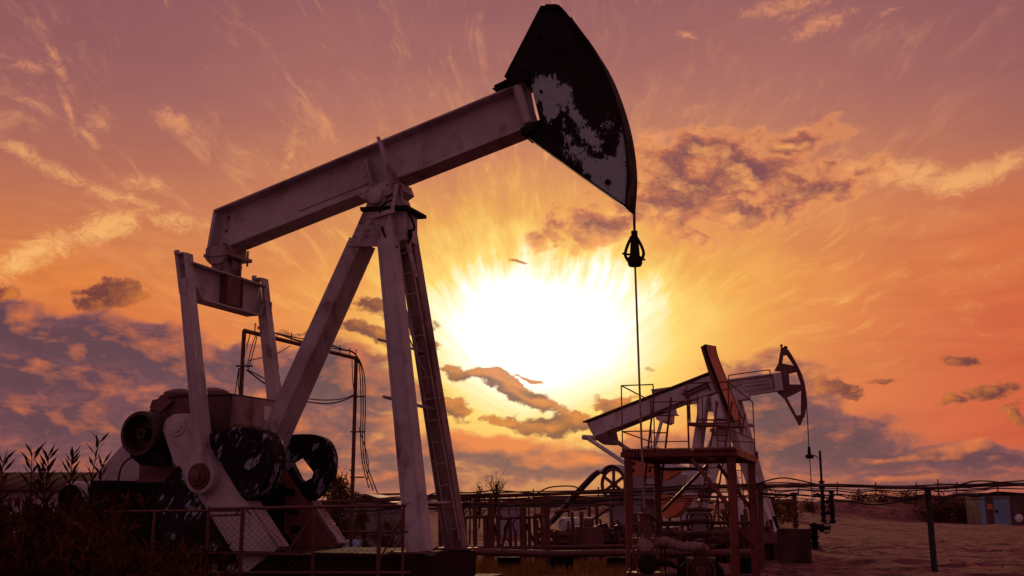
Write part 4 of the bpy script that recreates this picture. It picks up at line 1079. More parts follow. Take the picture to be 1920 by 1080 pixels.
# ------------------------------------------------------------------ wellheads and valve trees
def valve_tree(x, y, h, mat, label, arms=((.55, 1), (.75, -1)), r=.13, group='wellheads', seed=0, pole=0, wheel=True):
    o = empty('wellhead', (x, y, 0), seed * .7, label, 'wellhead', group)
    rnd = random.Random(seed); prof = [(-.05, r * 1.5), (.06, r * 1.5)]; z = .06
    while z < h - .15:
        st = rnd.uniform(.16, .36) * h / 2
        prof += [(z, r * .7), (z + st * .55, r * rnd.uniform(.7, 1.15)), (z + st * .72, r * 1.3), (z + st * .93, r * 1.3), (z + st * .94, r * .65)]; z += st
    prof += [(z, r * .6), (h, r * .45)]
    bb = MB(); bb.lathe((0, 0, 0), (0, 0, 1), prof, 14); bb.build('valve_body', mat, o)
    for (f, s_) in arms:
        bb = MB(); zc = h * f
        bb.lathe((s_ * r, 0, zc), (s_, 0, 0), [(0, r * .5), (r * 1.2, r * .5), (r * 1.2, r * .95), (r * 1.6, r * .95), (r * 1.6, r * .4), (r * 3.6, r * .4)], 12)
        bb.build('side_outlet', mat, o)
        if wheel:
            bb = MB(); cx = s_ * r * 3.9
            rg = [Vector((cx, r * 1.2 * math.cos(k * .524), zc + r * 1.2 * math.sin(k * .524))) for k in range(13)]
            bb.tube(rg, r * .13, 6, caps=False); bb.bar((cx, -r * 1.2, zc), (cx, r * 1.2, zc), .02, .02); bb.bar((cx, 0, zc - r * 1.2), (cx, 0, zc + r * 1.2), .02, .02)
            bb.tube([(s_ * r * 3.4, 0, zc), (cx, 0, zc)], r * .15, 6); bb.build('hand_wheel', mat, o)
    if pole:
        bb = MB(); bb.tube([(0, 0, h - .05), (0, 0, h + pole)], r * .5, 8); bb.build('riser_pipe', mat, o)
    return o
p = at(1310, 948, 19.5)
v1_ = valve_tree(p.x, 19.5, 1.55, RUSTP, 'thick dark valve tree beside the wellhead, between the posts of the red platform', ((.62, 1), (.32, -1), (.85, 1)), r=.2, seed=2)
b = MB(); b.lathe((0, 0, 0), (0, 0, 1), [(0, .3), (.08, .42), (.3, .44), (.5, .40), (.62, .3), (.66, .1)], 20); b.build('dome_cover', BLACK, v1_)
b = MB(); b.lathe((-.05, 0, 1.0), (0, 0, 1), [(0, .13), (.45, .12), (.46, .17), (.55, .17)], 14); b.build('spool', WALLG, v1_)
tw = NB_.O + NB_.L * (tB + .02)
valve_tree(tw.x, tw.y, .98, DARK, 'dark wellhead under the rod of the far lattice-head pumpjack', ((.45, 1), (.8, -1)), r=.16, seed=3)
p = at(1490, 948, 62); valve_tree(p.x, 62, 2.35, RUSTP, 'rust-brown valve tree nearest to the far lattice-head pumpjack, left of the tall riser', ((.35, 1), (.75, 1)), r=.17, seed=4)
p = at(1543, 948, 88); valve_tree(p.x, 88, 3.5, DARK, 'dark valve tree carrying a tall thin riser pipe above the cables', ((.3, -1), (.55, -1), (.7, 1)), r=.19, seed=5, pole=2.5)
p = at(1560, 948, 86); valve_tree(p.x, 86, 2.7, DARK, 'squat dark valve tree standing right of the tall riser pipe', ((.12, 1), (.55, 1), (.8, 1)), r=.19, seed=6)

# ------------------------------------------------------------------ red service platform
P1, P3, P2, P4 = at(1179, 948, 17), at(1374, 948, 16.5), at(1233, 948, 19.8), at(1411, 948, 19.3)
zdeck = 2.42
pf = empty('service_platform', ((P1.x + P3.x) / 2, 18, 0), 0, 'red oxide steel service platform on four square posts with corrugated deck and thin railings', 'platform')
off = pf.location.copy()
def lp(v): return Vector((v[0], v[1], v[2] if len(v) > 2 else 0)) - off
def post(name, pos, w, z0, z1, mat, parent):
    bb = MB(); c0 = Vector((pos.x, pos.y, z0)) - off; c1 = Vector((pos.x, pos.y, z1)) - off
    bb.bar(c0, c1, w, w, (0, 1, 0)); bb.bar(c0 + Vector((w / 2 + .004, 0, 0)), c1 + Vector((w / 2 + .004, 0, 0)), .008, w * 1.12, (0, 1, 0))
    return bb.build(name, mat, parent, bevel=.008)
for pp_, w_ in ((P1, .112), (P3, .112), (P2, .105), (P4, .115)): post('post', pp_, w_, -.1, zdeck - .02, RED, pf)
def dk(f, g_, z=zdeck):   # f along the near edge, g away
    n_ = P1.lerp(P3, f); fa = P2.lerp(P4, f); r_ = n_.lerp(fa, g_); return Vector((r_.x, r_.y, z)) - off
# L-shaped deck: left run and right run, corrugated
def deck(f0, f1, g0, g1):
    bb = MB(); n_ = 46
    top, bot = [], []
    for i in range(n_ + 1):
        f = f0 + (f1 - f0) * i / n_; dz = .022 * (1 if i % 2 else -1)
        top.append((dk(f, g0) + Vector((0, 0, .04 + dz)), dk(f, g1) + Vector((0, 0, .04 + dz))))
    vs = []
    for (p_, q_) in top: vs += [p_, q_, p_ - Vector((0, 0, .03)), q_ - Vector((0, 0, .03))]
    fs = []
    for i in range(n_):
        a0, a1 = i * 4, i * 4 + 4
        fs += [(a0, a1, a1 + 1, a0 + 1), (a0 + 2, a0 + 3, a1 + 3, a1 + 2), (a0, a0 + 2, a1 + 2, a1), (a0 + 1, a1 + 1, a1 + 3, a0 + 3)]
    bb._faces(vs, fs)
    return bb.build('deck', RED, pf, smooth=False)
deck(-.05, .62, -.02, 1.02); deck(.66, 1.06, -.04, 1.03)
for (p_, q_) in (((-.05, -.02), (1.05, -.02)), ((-.05, 1.02), (1.06, 1.02)), ((-.05, -.02), (-.05, 1.02)), ((.62, 0), (.62, 1)), ((1.05, -.02), (1.05, 1.03)), ((.3, 0), (.3, 1))):
    b = MB(); b.bar(dk(*p_, zdeck - .035), dk(*q_, zdeck - .035), .05, .08, (0, 0, 1)); b.build('deck_beam', RED, pf, bevel=.004)
for (p0, p1) in ((dk(.62, 0, zdeck - .1), dk(.98, 0, 1.55)), (dk(.66, 1, zdeck - .1), dk(1, 1, 1.5)), (dk(.55, 1, zdeck - .1), dk(.05, 1, 1.5)), (dk(.9, 0, zdeck - .9), dk(1.0, 1, .9))):
    b = MB(); b.bar(p0, p1, .06, .06); b.build('diagonal_brace', RED, pf, bevel=.004)
for (p0, p1, r_) in ((dk(0, 1, 1.3), dk(1, 1, 1.3), .03), (dk(0, 0, .98), dk(0, 1, .98), .03), (dk(0, 1, 2.25), dk(.55, 1, 2.25), .03), (dk(0, 1, .9), dk(.5, 1, .9), .04), (dk(-.05, .95, .38), dk(1, .95, .38), .05)):
    b = MB(); b.tube([p0, p1], r_, 8); b.build('cross_pipe', RUSTP, pf)
zr, zm = zdeck + 1.06, zdeck + .33
rails = [((-.05, 0, zdeck), (-.05, 0, zr)), ((.27, 0, zdeck), (.27, 0, zr)), ((-.05, 0, zr), (.27, 0, zr)), ((-.05, 1, zdeck), (-.05, 1, zr + .05)), ((-.05, 0, zr), (-.05, 1, zr + .03)), ((-.05, 0, zm), (-.05, 1, zm)), ((-.05, 0, zm), (.27, 0, zm)),
         ((-.05, 1, zr), (.36, 1, zr)), ((.36, 1, zdeck), (.36, 1, zr + .02)), ((-.05, 1, zm), (.36, 1, zm)), ((.5, 1, zdeck), (.52, 1, zr + .1)), ((.36, 1, zr), (.95, 1, zr + .28)),
         ((.6, 0, zdeck), (.6, 0, zr)), ((.6, 0, zr), (1.0, 0, zr)), ((1.0, 0, zdeck), (1.0, 0, zr)), ((.6, 0, zm + .1), (1.0, 0, zm + .1)), ((1.0, 0, zr), (1.05, 1, zr - .05)), ((1.05, 1, zdeck), (1.05, 1, zr - .05)), ((1.0, 0, zm), (1.05, 1, zm)), ((.66, 1, zdeck), (.66, 1, zr)), ((.66, 1, zm), (1.05, 1, zm - .04))]
for (p_, q_) in rails:
    b = MB(); b.tube([dk(p_[0], p_[1], p_[2]), dk(q_[0], q_[1], q_[2])], .011, 6); b.build('rail', RED, pf)
b = MB(); b.tube([dk(1.06, 1.03, zdeck), dk(1.06, 1.03, zdeck + .13)], .03, 6); b.build('post_stub', RED, pf)
# ladder that leans on the deck
lb = empty('ladder', (at(1186, 948, 18.8).x, 18.8, 0), 0, 'thin rusty ladder leaning through the red platform from the lower left', 'ladder')
for s_ in (0, .3):
    b = MB(); b.tube([(s_ * .9 - .05, 0, 0), (s_ + .35, -.5, zdeck + 1.0)], .018, 6); b.build('side_rail', RUSTP, lb)
for k in range(11):
    f = .06 + k * .085; b = MB(); b.tube([(-.05 + f * .4, -.5 * f, f * 3.42), (.22 + f * .43, -.5 * f, f * 3.42)], .012, 5); b.build('rung', RUSTP, lb)
lb2 = empty('ladder', (at(1292, 948, 20.3).x, 20.3, 0), 0, 'thin rusty ladder rising behind the middle of the red platform', 'ladder')
for s_ in (0, .3):
    b = MB(); b.tube([(s_ - .1, 0, 0), (s_ * .9 + .55, -.3, zdeck + 1.1)], .018, 6); b.build('side_rail', RED, lb2)
for k in range(11):
    f = .06 + k * .085; b = MB(); b.tube([(-.1 + f * .65, -.3 * f, f * 3.5), (.2 + f * .62, -.3 * f, f * 3.5)], .012, 5); b.build('rung', RED, lb2)

# ------------------------------------------------------------------ cable racks
ck = empty('cable_rack', (0, 28, 0), 0, 'long nearer rack of black cables and pipe on rusty posts across the whole yard', 'cable rack')
def L28(px_, py_, dy=0): v = at(px_, py_, 28 + dy); return Vector((v.x, dy, v.z))
for (x0, yt, x1, yb, m_) in ((1024, 925, 1028, 1063, RUSTP), (1425, 905, 1428, 1063, RUSTP), (1739, 915, 1752, 1064, CABLE), (758, 932, 760, 1063, RUSTP), (478, 940, 474, 1063, RUSTP)):
    pt_, pb_ = L28(x0, yt), L28(x1, yb); pb_.z = -.1
    b = MB(); b.tube([pb_, pt_], .078, 10); b.build('post', m_, ck)
b = MB(); b.tube(smoothpts([L28(400, 948), L28(620, 940), L28(760, 936), L28(1000, 927), L28(1180, 921), L28(1425, 911), L28(1590, 911), L28(1740, 915), L28(1850, 910), L28(2050, 905)], 5), .04, 8)
b.build('carrier_pipe', RUSTP, ck)
rnd = random.Random(11)
span = [(620, 940), (760, 936), (890, 931), (1026, 926), (1160, 921), (1290, 916), (1425, 911), (1500, 911), (1570, 913), (1640, 914), (1740, 914), (1800, 912), (1870, 909), (1990, 905)]
for ci in range(8):
    o0 = [-5, 7, 9, 17, 20, -3, 3, 26][ci]; pts = []
    for k, (x_, y_) in enumerate(span):
        pts.append(L28(x_, y_ + o0 * (.88 + .12 * math.sin(k * 1.7 + ci)) + rnd.uniform(-1, 1), rnd.uniform(-.12, .12)))
        if k + 1 < len(span):
            x2, y2 = span[k + 1]; pts.append(L28((x_ + x2) / 2, (y_ + y2) / 2 + o0 + rnd.uniform(-1, 3), rnd.uniform(-.15, .15)))
    b = MB(); b.tube(smoothpts(pts, 4), .011 + .008 * rnd.random(), 6); b.build('cable', CABLE, ck)
for pts in ([(1425, 925), (1520, 930), (1600, 942), (1650, 946), (1690, 938), (1740, 925)], [(1000, 930), (1030, 914), (1075, 912), (1090, 922)], [(1425, 905), (1470, 896), (1530, 908)], [(1790, 912), (1830, 902), (1880, 905), (1925, 912)], [(800, 930), (830, 922), (880, 924), (930, 920), (1000, 925)]):
    b = MB(); b.tube(smoothpts([L28(x_, y_, -.1) for x_, y_ in pts], 5), .02, 6); b.build('cable', CABLE, ck)
for x_ in (1497, 1570, 1642, 1718, 1794, 1871, 1275, 1330, 1122, 1000, 895, 840):
    yy = 908 if x_ > 1400 else 921 - (x_ - 1000) * .035
    b = MB(); b.tube([L28(x_, yy - 4, -.08), L28(x_, yy + 22, -.08)], .018, 5); b.tube([L28(x_ - 4, yy + 20, -.08), L28(x_ + 4, yy + 20, -.08)], .015, 5); b.build('hanger', RUSTP, ck)

rk = empty('cable_rack', (0, 46, 0), 0, 'far cluttered rack of thin pipes and hanging wires behind the pipe railing', 'cable rack')
def L46(px_, py_, dy=0): v = at(px_, py_, 46 + dy); return Vector((v.x, dy, v.z))
rnd = random.Random(21)
for y_, x0, x1, dy in ((938, 860, 1210, 0), (944, 880, 1400, .5), (934, 1000, 1400, 1), (950, 860, 1180, 1.5), (929, 640, 760, 0), (953, 640, 780, .6)):
    b = MB(); b.tube([L46(x0, y_, dy), L46(x1, y_ - 3, dy)], .05, 6); b.build('rack_pipe', RUSTP, rk)
for x_ in range(866, 1400, 14):
    if rnd.random() < .25: continue
    b = MB(); x2 = x_ + rnd.uniform(-5, 5); b.tube([L46(x2, 931 + rnd.uniform(-4, 4)), Vector((L46(x2, 948).x, 0, rnd.choice([-.05, .4, 1.2])))], rnd.choice([.03, .045, .08]), 6); b.build('rack_post', RUSTP, rk)
for k in range(16):
    x_ = 866 + k * 24 + rnd.uniform(-8, 8); b = MB()
    b.tube(smoothpts([L46(x_, 936), L46(x_ + 12, 946 + rnd.uniform(0, 14)), L46(x_ + 26, 940)], 4), .02, 5); b.build('hanging_wire', CABLE, rk)

# pipe rails between the large pumpjack and the platform
gr = empty('pipe_railing', (0, 31, 0), 0, 'rusty pipe railing with upright pipes and slanting braces right of the large pumpjack legs', 'railing')
def L31(px_, py_, dy=0): v = at(px_, py_, 31 + dy); return Vector((v.x, dy, v.z))
for (p_, q_, r_) in (((862, 971), (942, 967), .045), ((938, 972), (1020, 969), .04), ((870, 1028), (1170, 1024), .05), ((1000, 966), (1020, 966), .05)):
    b = MB(); b.tube([L31(*p_), L31(*q_)], r_, 8); b.build('rail', RUSTP, gr)
for (x_, yt, w_) in ((872, 972, .05), (890, 938, .06), (910, 970, .07), (920, 938, .10), (934, 970, .06), (956, 970, .05), (966, 992, .04), (980, 938, .10), (992, 968, .05), (1003, 970, .06), (1016, 969, .05), (826, 940, .07)):
    b = MB(); t0 = L31(x_, yt); b.tube([Vector((t0.x + .03, 0, -.05)), t0], w_, 8); b.build('upright', RUSTP, gr)
for (p_, q_) in (((921, 968), (938, 1024)), ((980, 970), (1004, 1022)), ((938, 1040), (955, 970)), ((870, 990), (862, 1020))):
    b = MB(); b.bar(L31(*p_, .1), L31(*q_, .1), .08, .04); b.build('slanting_brace', RUSTP, gr)
for pts in (((960, 968), (946, 990), (950, 1010), (960, 1022)), ((975, 966), (962, 980), (966, 1000))):
    b = MB(); b.tube(smoothpts([L31(x_, y_, -.1) for x_, y_ in pts], 5), .02, 5); b.build('loose_wire', CABLE, gr)
pl = empty('pipeline', (0, 27.2, 0), 0, 'long low pipeline on dark blocks running along the ground in front of the railing', 'pipeline')
def L27(px_, py_): v = at(px_, py_, 27.2); return Vector((v.x, 0, v.z))
b = MB(); b.tube([L27(866, 1034), L27(1040, 1039), L27(1180, 1037), L27(1420, 1036)], .09, 10); b.build('pipe', RUSTP, pl)
for x_ in (955, 1052, 1158, 1290, 1390):
    v = L27(x_, 948); b = MB(); b.box(v.x - .28, v.x + .28, -.2, .3, -.1, L27(x_, 1040).z - .06); b.build('support_block', BLACK, pl, bevel=.02)

# piping yard between the far rack and the platform
my = empty('pipe_manifold', (0, 32.5, 0), 0, 'tangle of rusty pipes and valves on the ground behind the red platform', 'pipework')
def L32(px_, py_, dy=0): v = at(px_, py_, 32.5 + dy); return Vector((v.x, dy, v.z))
for (p_, q_, r_) in (((1000, 1004), (1450, 998), .09), ((1010, 1018), (1440, 1014), .07), ((1180, 985), (1320, 982), .05), ((1040, 960), (1100, 952), .05), ((1190, 1010), (1420, 1008), .1), ((1000, 990), (1060, 1000), .05), ((1120, 945), (1180, 944), .04)):
    b = MB(); b.tube([L32(*p_), L32(*q_)], r_, 8); b.build('pipe', RUSTP, my)
rnd = random.Random(77)
for k in range(46):
    x_ = rnd.uniform(1000, 1445); t0 = L32(x_, rnd.uniform(950, 1000), rnd.uniform(-.6, .6)); b = MB()
    b.tube([Vector((t0.x + rnd.uniform(-.15, .15), t0.y, -.05)), t0], rnd.choice([.025, .04, .06]), 6); b.build('upright', RUSTP, my)
for k in range(14):
    x_ = rnd.uniform(1010, 1440); t0 = L32(x_, rnd.uniform(985, 1020), -.3); b = MB()
    b.lathe(t0, (rnd.uniform(-.3, .3), 0, 1), [(-.16, .07), (-.1, .07), (-.1, .13), (-.05, .13), (-.04, .09), (.08, .11), (.1, .15), (.14, .15), (.15, .05), (.3, .03)], 12); b.build('valve', RUSTP, my)
for k in range(10):
    x_ = rnd.uniform(1000, 1400); b = MB(); b.tube(smoothpts([L32(x_, 950 + rnd.uniform(0, 30), -.4), L32(x_ + 14, 985 + rnd.uniform(-12, 20), -.4), L32(x_ + rnd.uniform(20, 50), 1000, -.4)], 5), .022, 5); b.build('loose_wire', CABLE, my)
bp3 = L32(1100, 985); b = MB(); b.box(bp3.x - .35, bp3.x + .5, -.4, .4, .35, 1.0); b.box(bp3.x - .1, bp3.x + .2, -.3, .3, 1.0, 1.25); b.build('pump_housing', BROWN, my, bevel=.04)

# ------------------------------------------------------------------ tall cable gantry behind the large pumpjack
G0, G1 = at(458, 620, 20.2), at(668, 672, 24.0)
ga = empty('cable_gantry', (G0.x, G0.y, 0), 0, 'tall rusty pipe gantry with bundles of cables behind the large pumpjack', 'gantry')
o_ = ga.location.copy()
for (Gp, nm) in ((G0, 0), (G1, 1)):
    b = MB(); b.tube([Vector((Gp.x, Gp.y, -.1)) - o_, Gp - o_], .042 if nm == 0 else .044, 10); b.build('post', RUSTP, ga)
b = MB(); b.tube([G0 - o_, G1 - o_], .042, 10); b.build('cross_pipe', RUSTP, ga)
for f in (.08, .38, .55, .62, .83, .93, .995):
    p_ = G0.lerp(G1, f) - o_; b = MB(); b.tube([p_, p_ + Vector((0, 0, .2))], .012, 5); b.build('hook', RUSTP, ga)
def gz(px_, py_, f): 
    Yd = G0.y + (G1.y - G0.y) * f; return at(px_, py_, Yd) - o_
for k in range(3):
    dz = .08 + .03 * k
    pts = [G0.lerp(G1, f) - o_ + Vector((0, .02 * k, dz + .03 * math.sin(f * 9 + k))) for f in (.1, .25, .4, .55, .7, .85, .98)]
    xr = 4 * k
    pts += [gz(674 + xr, 690 + 4 * k, 1), gz(677 + xr, 760, 1), gz(676 + xr, 820, 1), gz(680 + xr, 870, 1), gz(692 + 8 * k, 915 + 5 * k, 1)]
    b = MB(); b.tube(smoothpts(pts, 5), .013, 6); b.build('cable', CABLE, ga)
for pts, f in (([(481, 626), (472, 650), (463, 690)], 0), ([(484, 622), (476, 655), (465, 695)], 0), ([(470, 622), (464, 645), (462, 655)], 0), ([(448, 690), (444, 715), (440, 742)], 0), ([(449, 690), (447, 720), (450, 742)], 0),
            ([(660, 675), (662, 720), (668, 760)], 1), ([(672, 800), (690, 860), (688, 905)], 1)):
    b = MB(); b.tube(smoothpts([gz(x_, y_, f) for x_, y_ in pts], 5), .010, 5); b.build('cable', CABLE, ga)
def gl(pts, r_, nm='cable'):
    b = MB(); b.tube(smoothpts([gz(x_, y_, (x_ - 458) / 210) for x_, y_ in pts], 5), r_, 5); b.build(nm, CABLE, ga)
gl([(463, 694), (495, 718), (530, 738), (570, 752), (610, 757), (640, 752), (664, 742)], .015)
gl([(463, 693), (500, 712), (540, 735), (580, 748), (620, 750), (645, 747), (664, 740)], .012)
gl([(468, 676), (485, 672), (500, 669), (525, 660), (545, 648)], .009)
for (Gp, py_, f, dxx) in ((G0, 687, 0, 14), (G1, 744, 1, 16), (G1, 810, 1, 12), (G1, 895, 1, 10)):
    c0 = gz(458 if f == 0 else 669, py_, f); b = MB(); b.tube([c0 - Vector((.14, .06, 0)), c0 + Vector((.18, -.06, 0))], .018, 6); b.build('insulator_bar', RUSTP, ga)

# ------------------------------------------------------------------ chain-link guard fence in front
fe = empty('chain_link_fence', (0, 12.9, 0), 0, 'low chain-link fence with pipe rails in front of the large pumpjack cranks', 'fence')
def L13(px_, py_, dy=0): v = at(px_, py_, 12.9 + dy); return Vector((v.x, dy, v.z))
for (p_, q_, r_) in (((105, 960), (450, 957), .014), ((392, 954), (762, 948), .02), ((392, 967), (460, 965), .014), ((640, 997), (765, 997), .014), ((105, 1074), (770, 1074), .016)):
    b = MB(); b.tube([L13(*p_), L13(*q_)], r_, 7); b.build('rail', RUSTP, fe)
for x_ in (105, 290, 392, 456, 590, 712, 757):
    t0 = L13(x_, 958 if x_ < 390 else 950); b = MB(); b.tube([Vector((t0.x, 0, -.1)), t0], .026 if x_ in (456, 712) else .018, 7); b.build('post', RUSTP, fe)
for (p_, q_) in (((594, 952), (536, 1040)), ((752, 975), (706, 1060)), ((449, 957), (440, 966)), ((463, 957), (470, 964))):
    b = MB(); b.bar(L13(*p_), L13(*q_), .022, .012); b.build('brace', RUSTP, fe)
def panel(x0, x1, y0, y1):
    A, B_ = L13(x0, y0), L13(x1, y1); xa, xb, zt_, zb_ = A.x, B_.x, A.z, B_.z
    bb = MB(); st = .075; h_ = zt_ - zb_; n_ = int((xb - xa + h_) / st)
    for k in range(n_):
        for s_ in (0, 1):
            u = xa - h_ + k * st; c0, c1 = max(u, xa), min(u + h_, xb)
            if c1 - c0 < .02: continue
            if s_: p0, p1 = (c0, .004, zb_ + c0 - u), (c1, .004, zb_ + c1 - u)
            else: p0, p1 = (c0, 0, zt_ - (c0 - u)), (c1, 0, zt_ - (c1 - u))
            bb.bar(p0, p1, .003, .003)
    bb.build('wire_mesh', MESHW, fe, smooth=False)
panel(392, 456, 956, 1074); panel(456, 590, 954, 1074); panel(590, 712, 952, 1074); panel(712, 757, 950, 1074)

# ------------------------------------------------------------------ buildings, sheds, container, loose things
def shed(name, px0, px1, Y, depth, zE, zR, wallm, roofm, label, cat, ridge_along=True, rot=0):
    p0, p1 = at(px0, 948, Y), at(px1, 948, Y); w = p1.x - p0.x
    o = empty(name, ((p0.x + p1.x) / 2, Y + depth / 2, 0), R(rot), label, cat)
    bb = MB(); bb.box(-w / 2, w / 2, -depth / 2, depth / 2, -.2, zE)
    if not ridge_along: bb.prism([(-w / 2, -depth / 2, zE), (w / 2, -depth / 2, zE), (0, -depth / 2, zR)], (0, depth, 0))
    wl = bb.build('wall', wallm, o)
    bb = MB(); e = .25; t_ = .06
    if ridge_along:
        bb.prism([(-w / 2 - e, -depth / 2 - e, zE - .05), (-w / 2 - e, 0, zR), (-w / 2 - e, depth / 2 + e, zE - .05), (-w / 2 - e, depth / 2 + e, zE - .05 + t_), (-w / 2 - e, 0, zR + t_), (-w / 2 - e, -depth / 2 - e, zE - .05 + t_)], (w + 2 * e, 0, 0))
        for k in range(int(w / .6)):
            x_ = -w / 2 + k * .6; bb.bar((x_, -depth / 2 - e, zE + t_ - .04), (x_, 0, zR + t_ + .01), .03, .03)
    else:
        bb.prism([(-w / 2 - e, -depth / 2 - e, zE - .06), (0, -depth / 2 - e, zR + .02), (w / 2 + e, -depth / 2 - e, zE - .06), (w / 2 + e, -depth / 2 - e, zE - .06 + t_), (0, -depth / 2 - e, zR + t_ + .02), (-w / 2 - e, -depth / 2 - e, zE - .06 + t_)], (0, depth + 2 * e, 0))
    bb.build('roof', roofm, o)
    return o, w, wl
o, w, wl = shed('long_shed', -120, 125, 40, 7, 2.15, 2.85, WALLW, ROOFR, 'long low shed with a rust-red corrugated roof behind the reeds at the far left', 'shed')
for k in range(4):
    b = MB(); x_ = -w / 2 + .7 + k * 1.25; b.box(x_, x_ + .7, -3.53, -3.49, .9, 1.6); b.build('window', BLACK, o)
o, w, wl = shed('grey_shed', 608, 766, 38, 5, 1.45, 1.93, WALLG, HOUSING_END, 'pale grey sheet-metal shed with a shallow gable behind the front legs of the large pumpjack', 'shed', False)
for k in range(9):
    b = MB(); x_ = -w / 2 + .2 + k * (w - .4) / 8; b.bar((x_, -2.52, 0), (x_, -2.52, 1.44), .03, .03); b.build('seam', WALLG, wl)
o, w, wl = shed('low_tank_house', 930, 985, 62, 4, 1.5, 1.95, WALLG, WALLG, 'small pale hut far behind the pipe railing', 'hut', False)

cn0, cn1 = at(1845, 948, 88), at(1990, 948, 88)
cn = empty('site_cabin', ((cn0.x + cn1.x) / 2, 90, 0), R(-4), 'brown clad site cabin with a pale blue door and an orange notice', 'cabin')
wv = cn1.x - cn0.x
b = MB(); b.box(-wv / 2, wv / 2, -1.6, 1.6, .05, 2.5); b.build('body', CRATEBR, cn, bevel=.02)
b = MB(); b.box(-wv / 2 - .1, wv / 2 + .1, -1.75, 1.75, 2.5, 2.62); b.build('roof', DARK, cn)
b = MB(); b.box(-wv / 2 + .02, -wv / 2 + .45, -1.63, -1.6, .1, 2.48); b.build('corner_panel', BLUE, cn)
b = MB(); b.box(-wv / 2 + 1.15, -wv / 2 + 2.3, -1.66, -1.6, .08, 2.25); dr2 = b.build('door', BLUE, cn, bevel=.01)
b = MB(); b.box(-wv / 2 + 1.08, -wv / 2 + 1.15, -1.68, -1.6, .06, 2.32); b.box(-wv / 2 + 2.3, -wv / 2 + 2.37, -1.68, -1.6, .06, 2.32); b.box(-wv / 2 + 1.15, -wv / 2 + 2.3, -1.68, -1.6, 2.25, 2.32); b.build('frame', WALLG, dr2)
b = MB(); b.box(-wv / 2 + 1.2, -wv / 2 + 1.38, -1.72, -1.66, 1.05, 1.25); b.build('handle', BLACK, dr2)
b = MB(); b.box(-wv / 2 + .58, -wv / 2 + 1.02, -1.64, -1.6, 1.3, 1.75); b.build('notice', ORANGE, cn)
b = MB(); b.lathe((-wv / 2 + 3.0, -1.8, .6), (0, 1, 0), [(0, .02), (.02, .18), (.08, .33), (.1, .33), (.14, .05), (.2, .05)], 20); b.build('dish', WHITE, cn)

sl0, sl1 = at(1455, 948, 31), at(1514, 948, 31)
b = MB(); b.box(-.46, .46, -.11, .11, -.08, .96); sl = b.build('upright_slab', SLAB, None, bevel=.02)
sl.location = ((sl0.x + sl1.x) / 2, 31, 0); sl.rotation_euler = (R(2), R(.8), R(3)); tag(sl, 'dark stained square slab standing on edge on the sand right of the cable rack post', 'slab')
b = MB(); b.tube([(0, 0, 0), (0, 0, 5.2)], .09, 7); b.bar((-.5, 0, 4.6), (.5, 0, 4.6), .08, .08); pw = b.build('utility_pole', DARK)
pw.location = (at(1762, 948, 150).x, 150, 0); tag(pw, 'thin far utility pole above the cables, left of the site cabin', 'pole')
b = MB(); b.lathe((0, 0, .3), (1, 0, 0), [(0, .05), (0, .28), (.02, .3), (.3, .3), (.32, .31), (.34, .3), (.6, .3), (.62, .31), (.64, .3), (.88, .3), (.9, .28), (.9, .05)], 20); br = b.build('steel_drum', BLUE)
br.location = (at(622, 948, 33).x, 33, .0); tag(br, 'blue steel drum lying in front of the pale grey shed', 'drum')
bp_ = at(624, 948, 33)

# ------------------------------------------------------------------ vegetation
pbush = at(630, 948, 36); leafy('bush_tree', (pbush.x, 36, -.05), 2.55, 1.0, 3800, LEAF_Y, 'loose yellowing young tree between the far crank weight and the cable gantry', 'tree', 'small trees in the yard', 5, .12, 20)
pb2 = at(683, 948, 34); leafy('bush_tree', (pb2.x, 34, -.05), 1.55, .5, 1800, LEAF_Y, 'narrow yellowish bush in front of the pale grey shed beside the gantry post', 'bush', 'small trees in the yard', 6, .09, 12)
pb3 = at(735, 948, 34.5); leafy('bush_tree', (pb3.x, 34.5, -.05), 1.2, .6, 1500, LEAF_Y, 'low yellowish bush in front of the grey shed, beside the large pumpjack leg', 'bush', 'small trees in the yard', 16, .09, 12)
for i, (px_, Y_, h_, r_) in enumerate(((930, 75, 3.7, 1.5), (898, 78, 3.2, .8), (868, 80, 2.6, 1.2))):
    pp_ = at(px_, 948, Y_); leafy('bare_tree', (pp_.x, Y_, -.1), h_, r_, 350, LEAF_FAR, ['tallest thin almost bare tree above the cables right of the large pumpjack legs', 'narrow bare sapling beside the tallest bare tree', 'low spread bare tree just right of the large pumpjack legs'][i], 'tree', 'bare trees behind the rack', 30 + i, .12, 22, .35, True)
labs = ['olive bush behind the foot of the far lattice-head pumpjack', 'small bush by the sand bank right of the lattice-head pumpjack', 'low olive shrub at the foot of the dark valve trees', 'wide dark shrub on the sand bank left of the site cabin', 'yellowish shrub at the top of the sand bank behind the leaning black post', 'dense low shrub against the left side of the site cabin', 'small yellow shrub on the bank between valve trees and black post', 'shrub on the bank just behind the leaning black post']
for i, (px_, Y_, h_, r_, n_, m_) in enumerate(((1442, 80, 2.0, 1.7, 2600, LEAF_Y), (1478, 92, 1.5, 1.2, 1400, LEAF_Y), (1514, 104, .9, 1.3, 900, LEAF_Y), (1780, 100, 1.8, 3.8, 5200, LEAF_D), (1700, 112, 1.0, 2.2, 1600, LEAF_Y), (1828, 98, 1.9, 2.0, 3000, LEAF_D), (1612, 112, .9, 1.8, 1100, LEAF_Y), (1655, 114, .8, 1.8, 1000, LEAF_Y))):
    pp_ = at(px_, 948, Y_); leafy('shrub', (pp_.x, Y_, gh(pp_.x, Y_) - .1), h_, r_, n_, m_, labs[i], 'shrub', 'shrubs on the sand banks', 50 + i, .2, 30, .1)

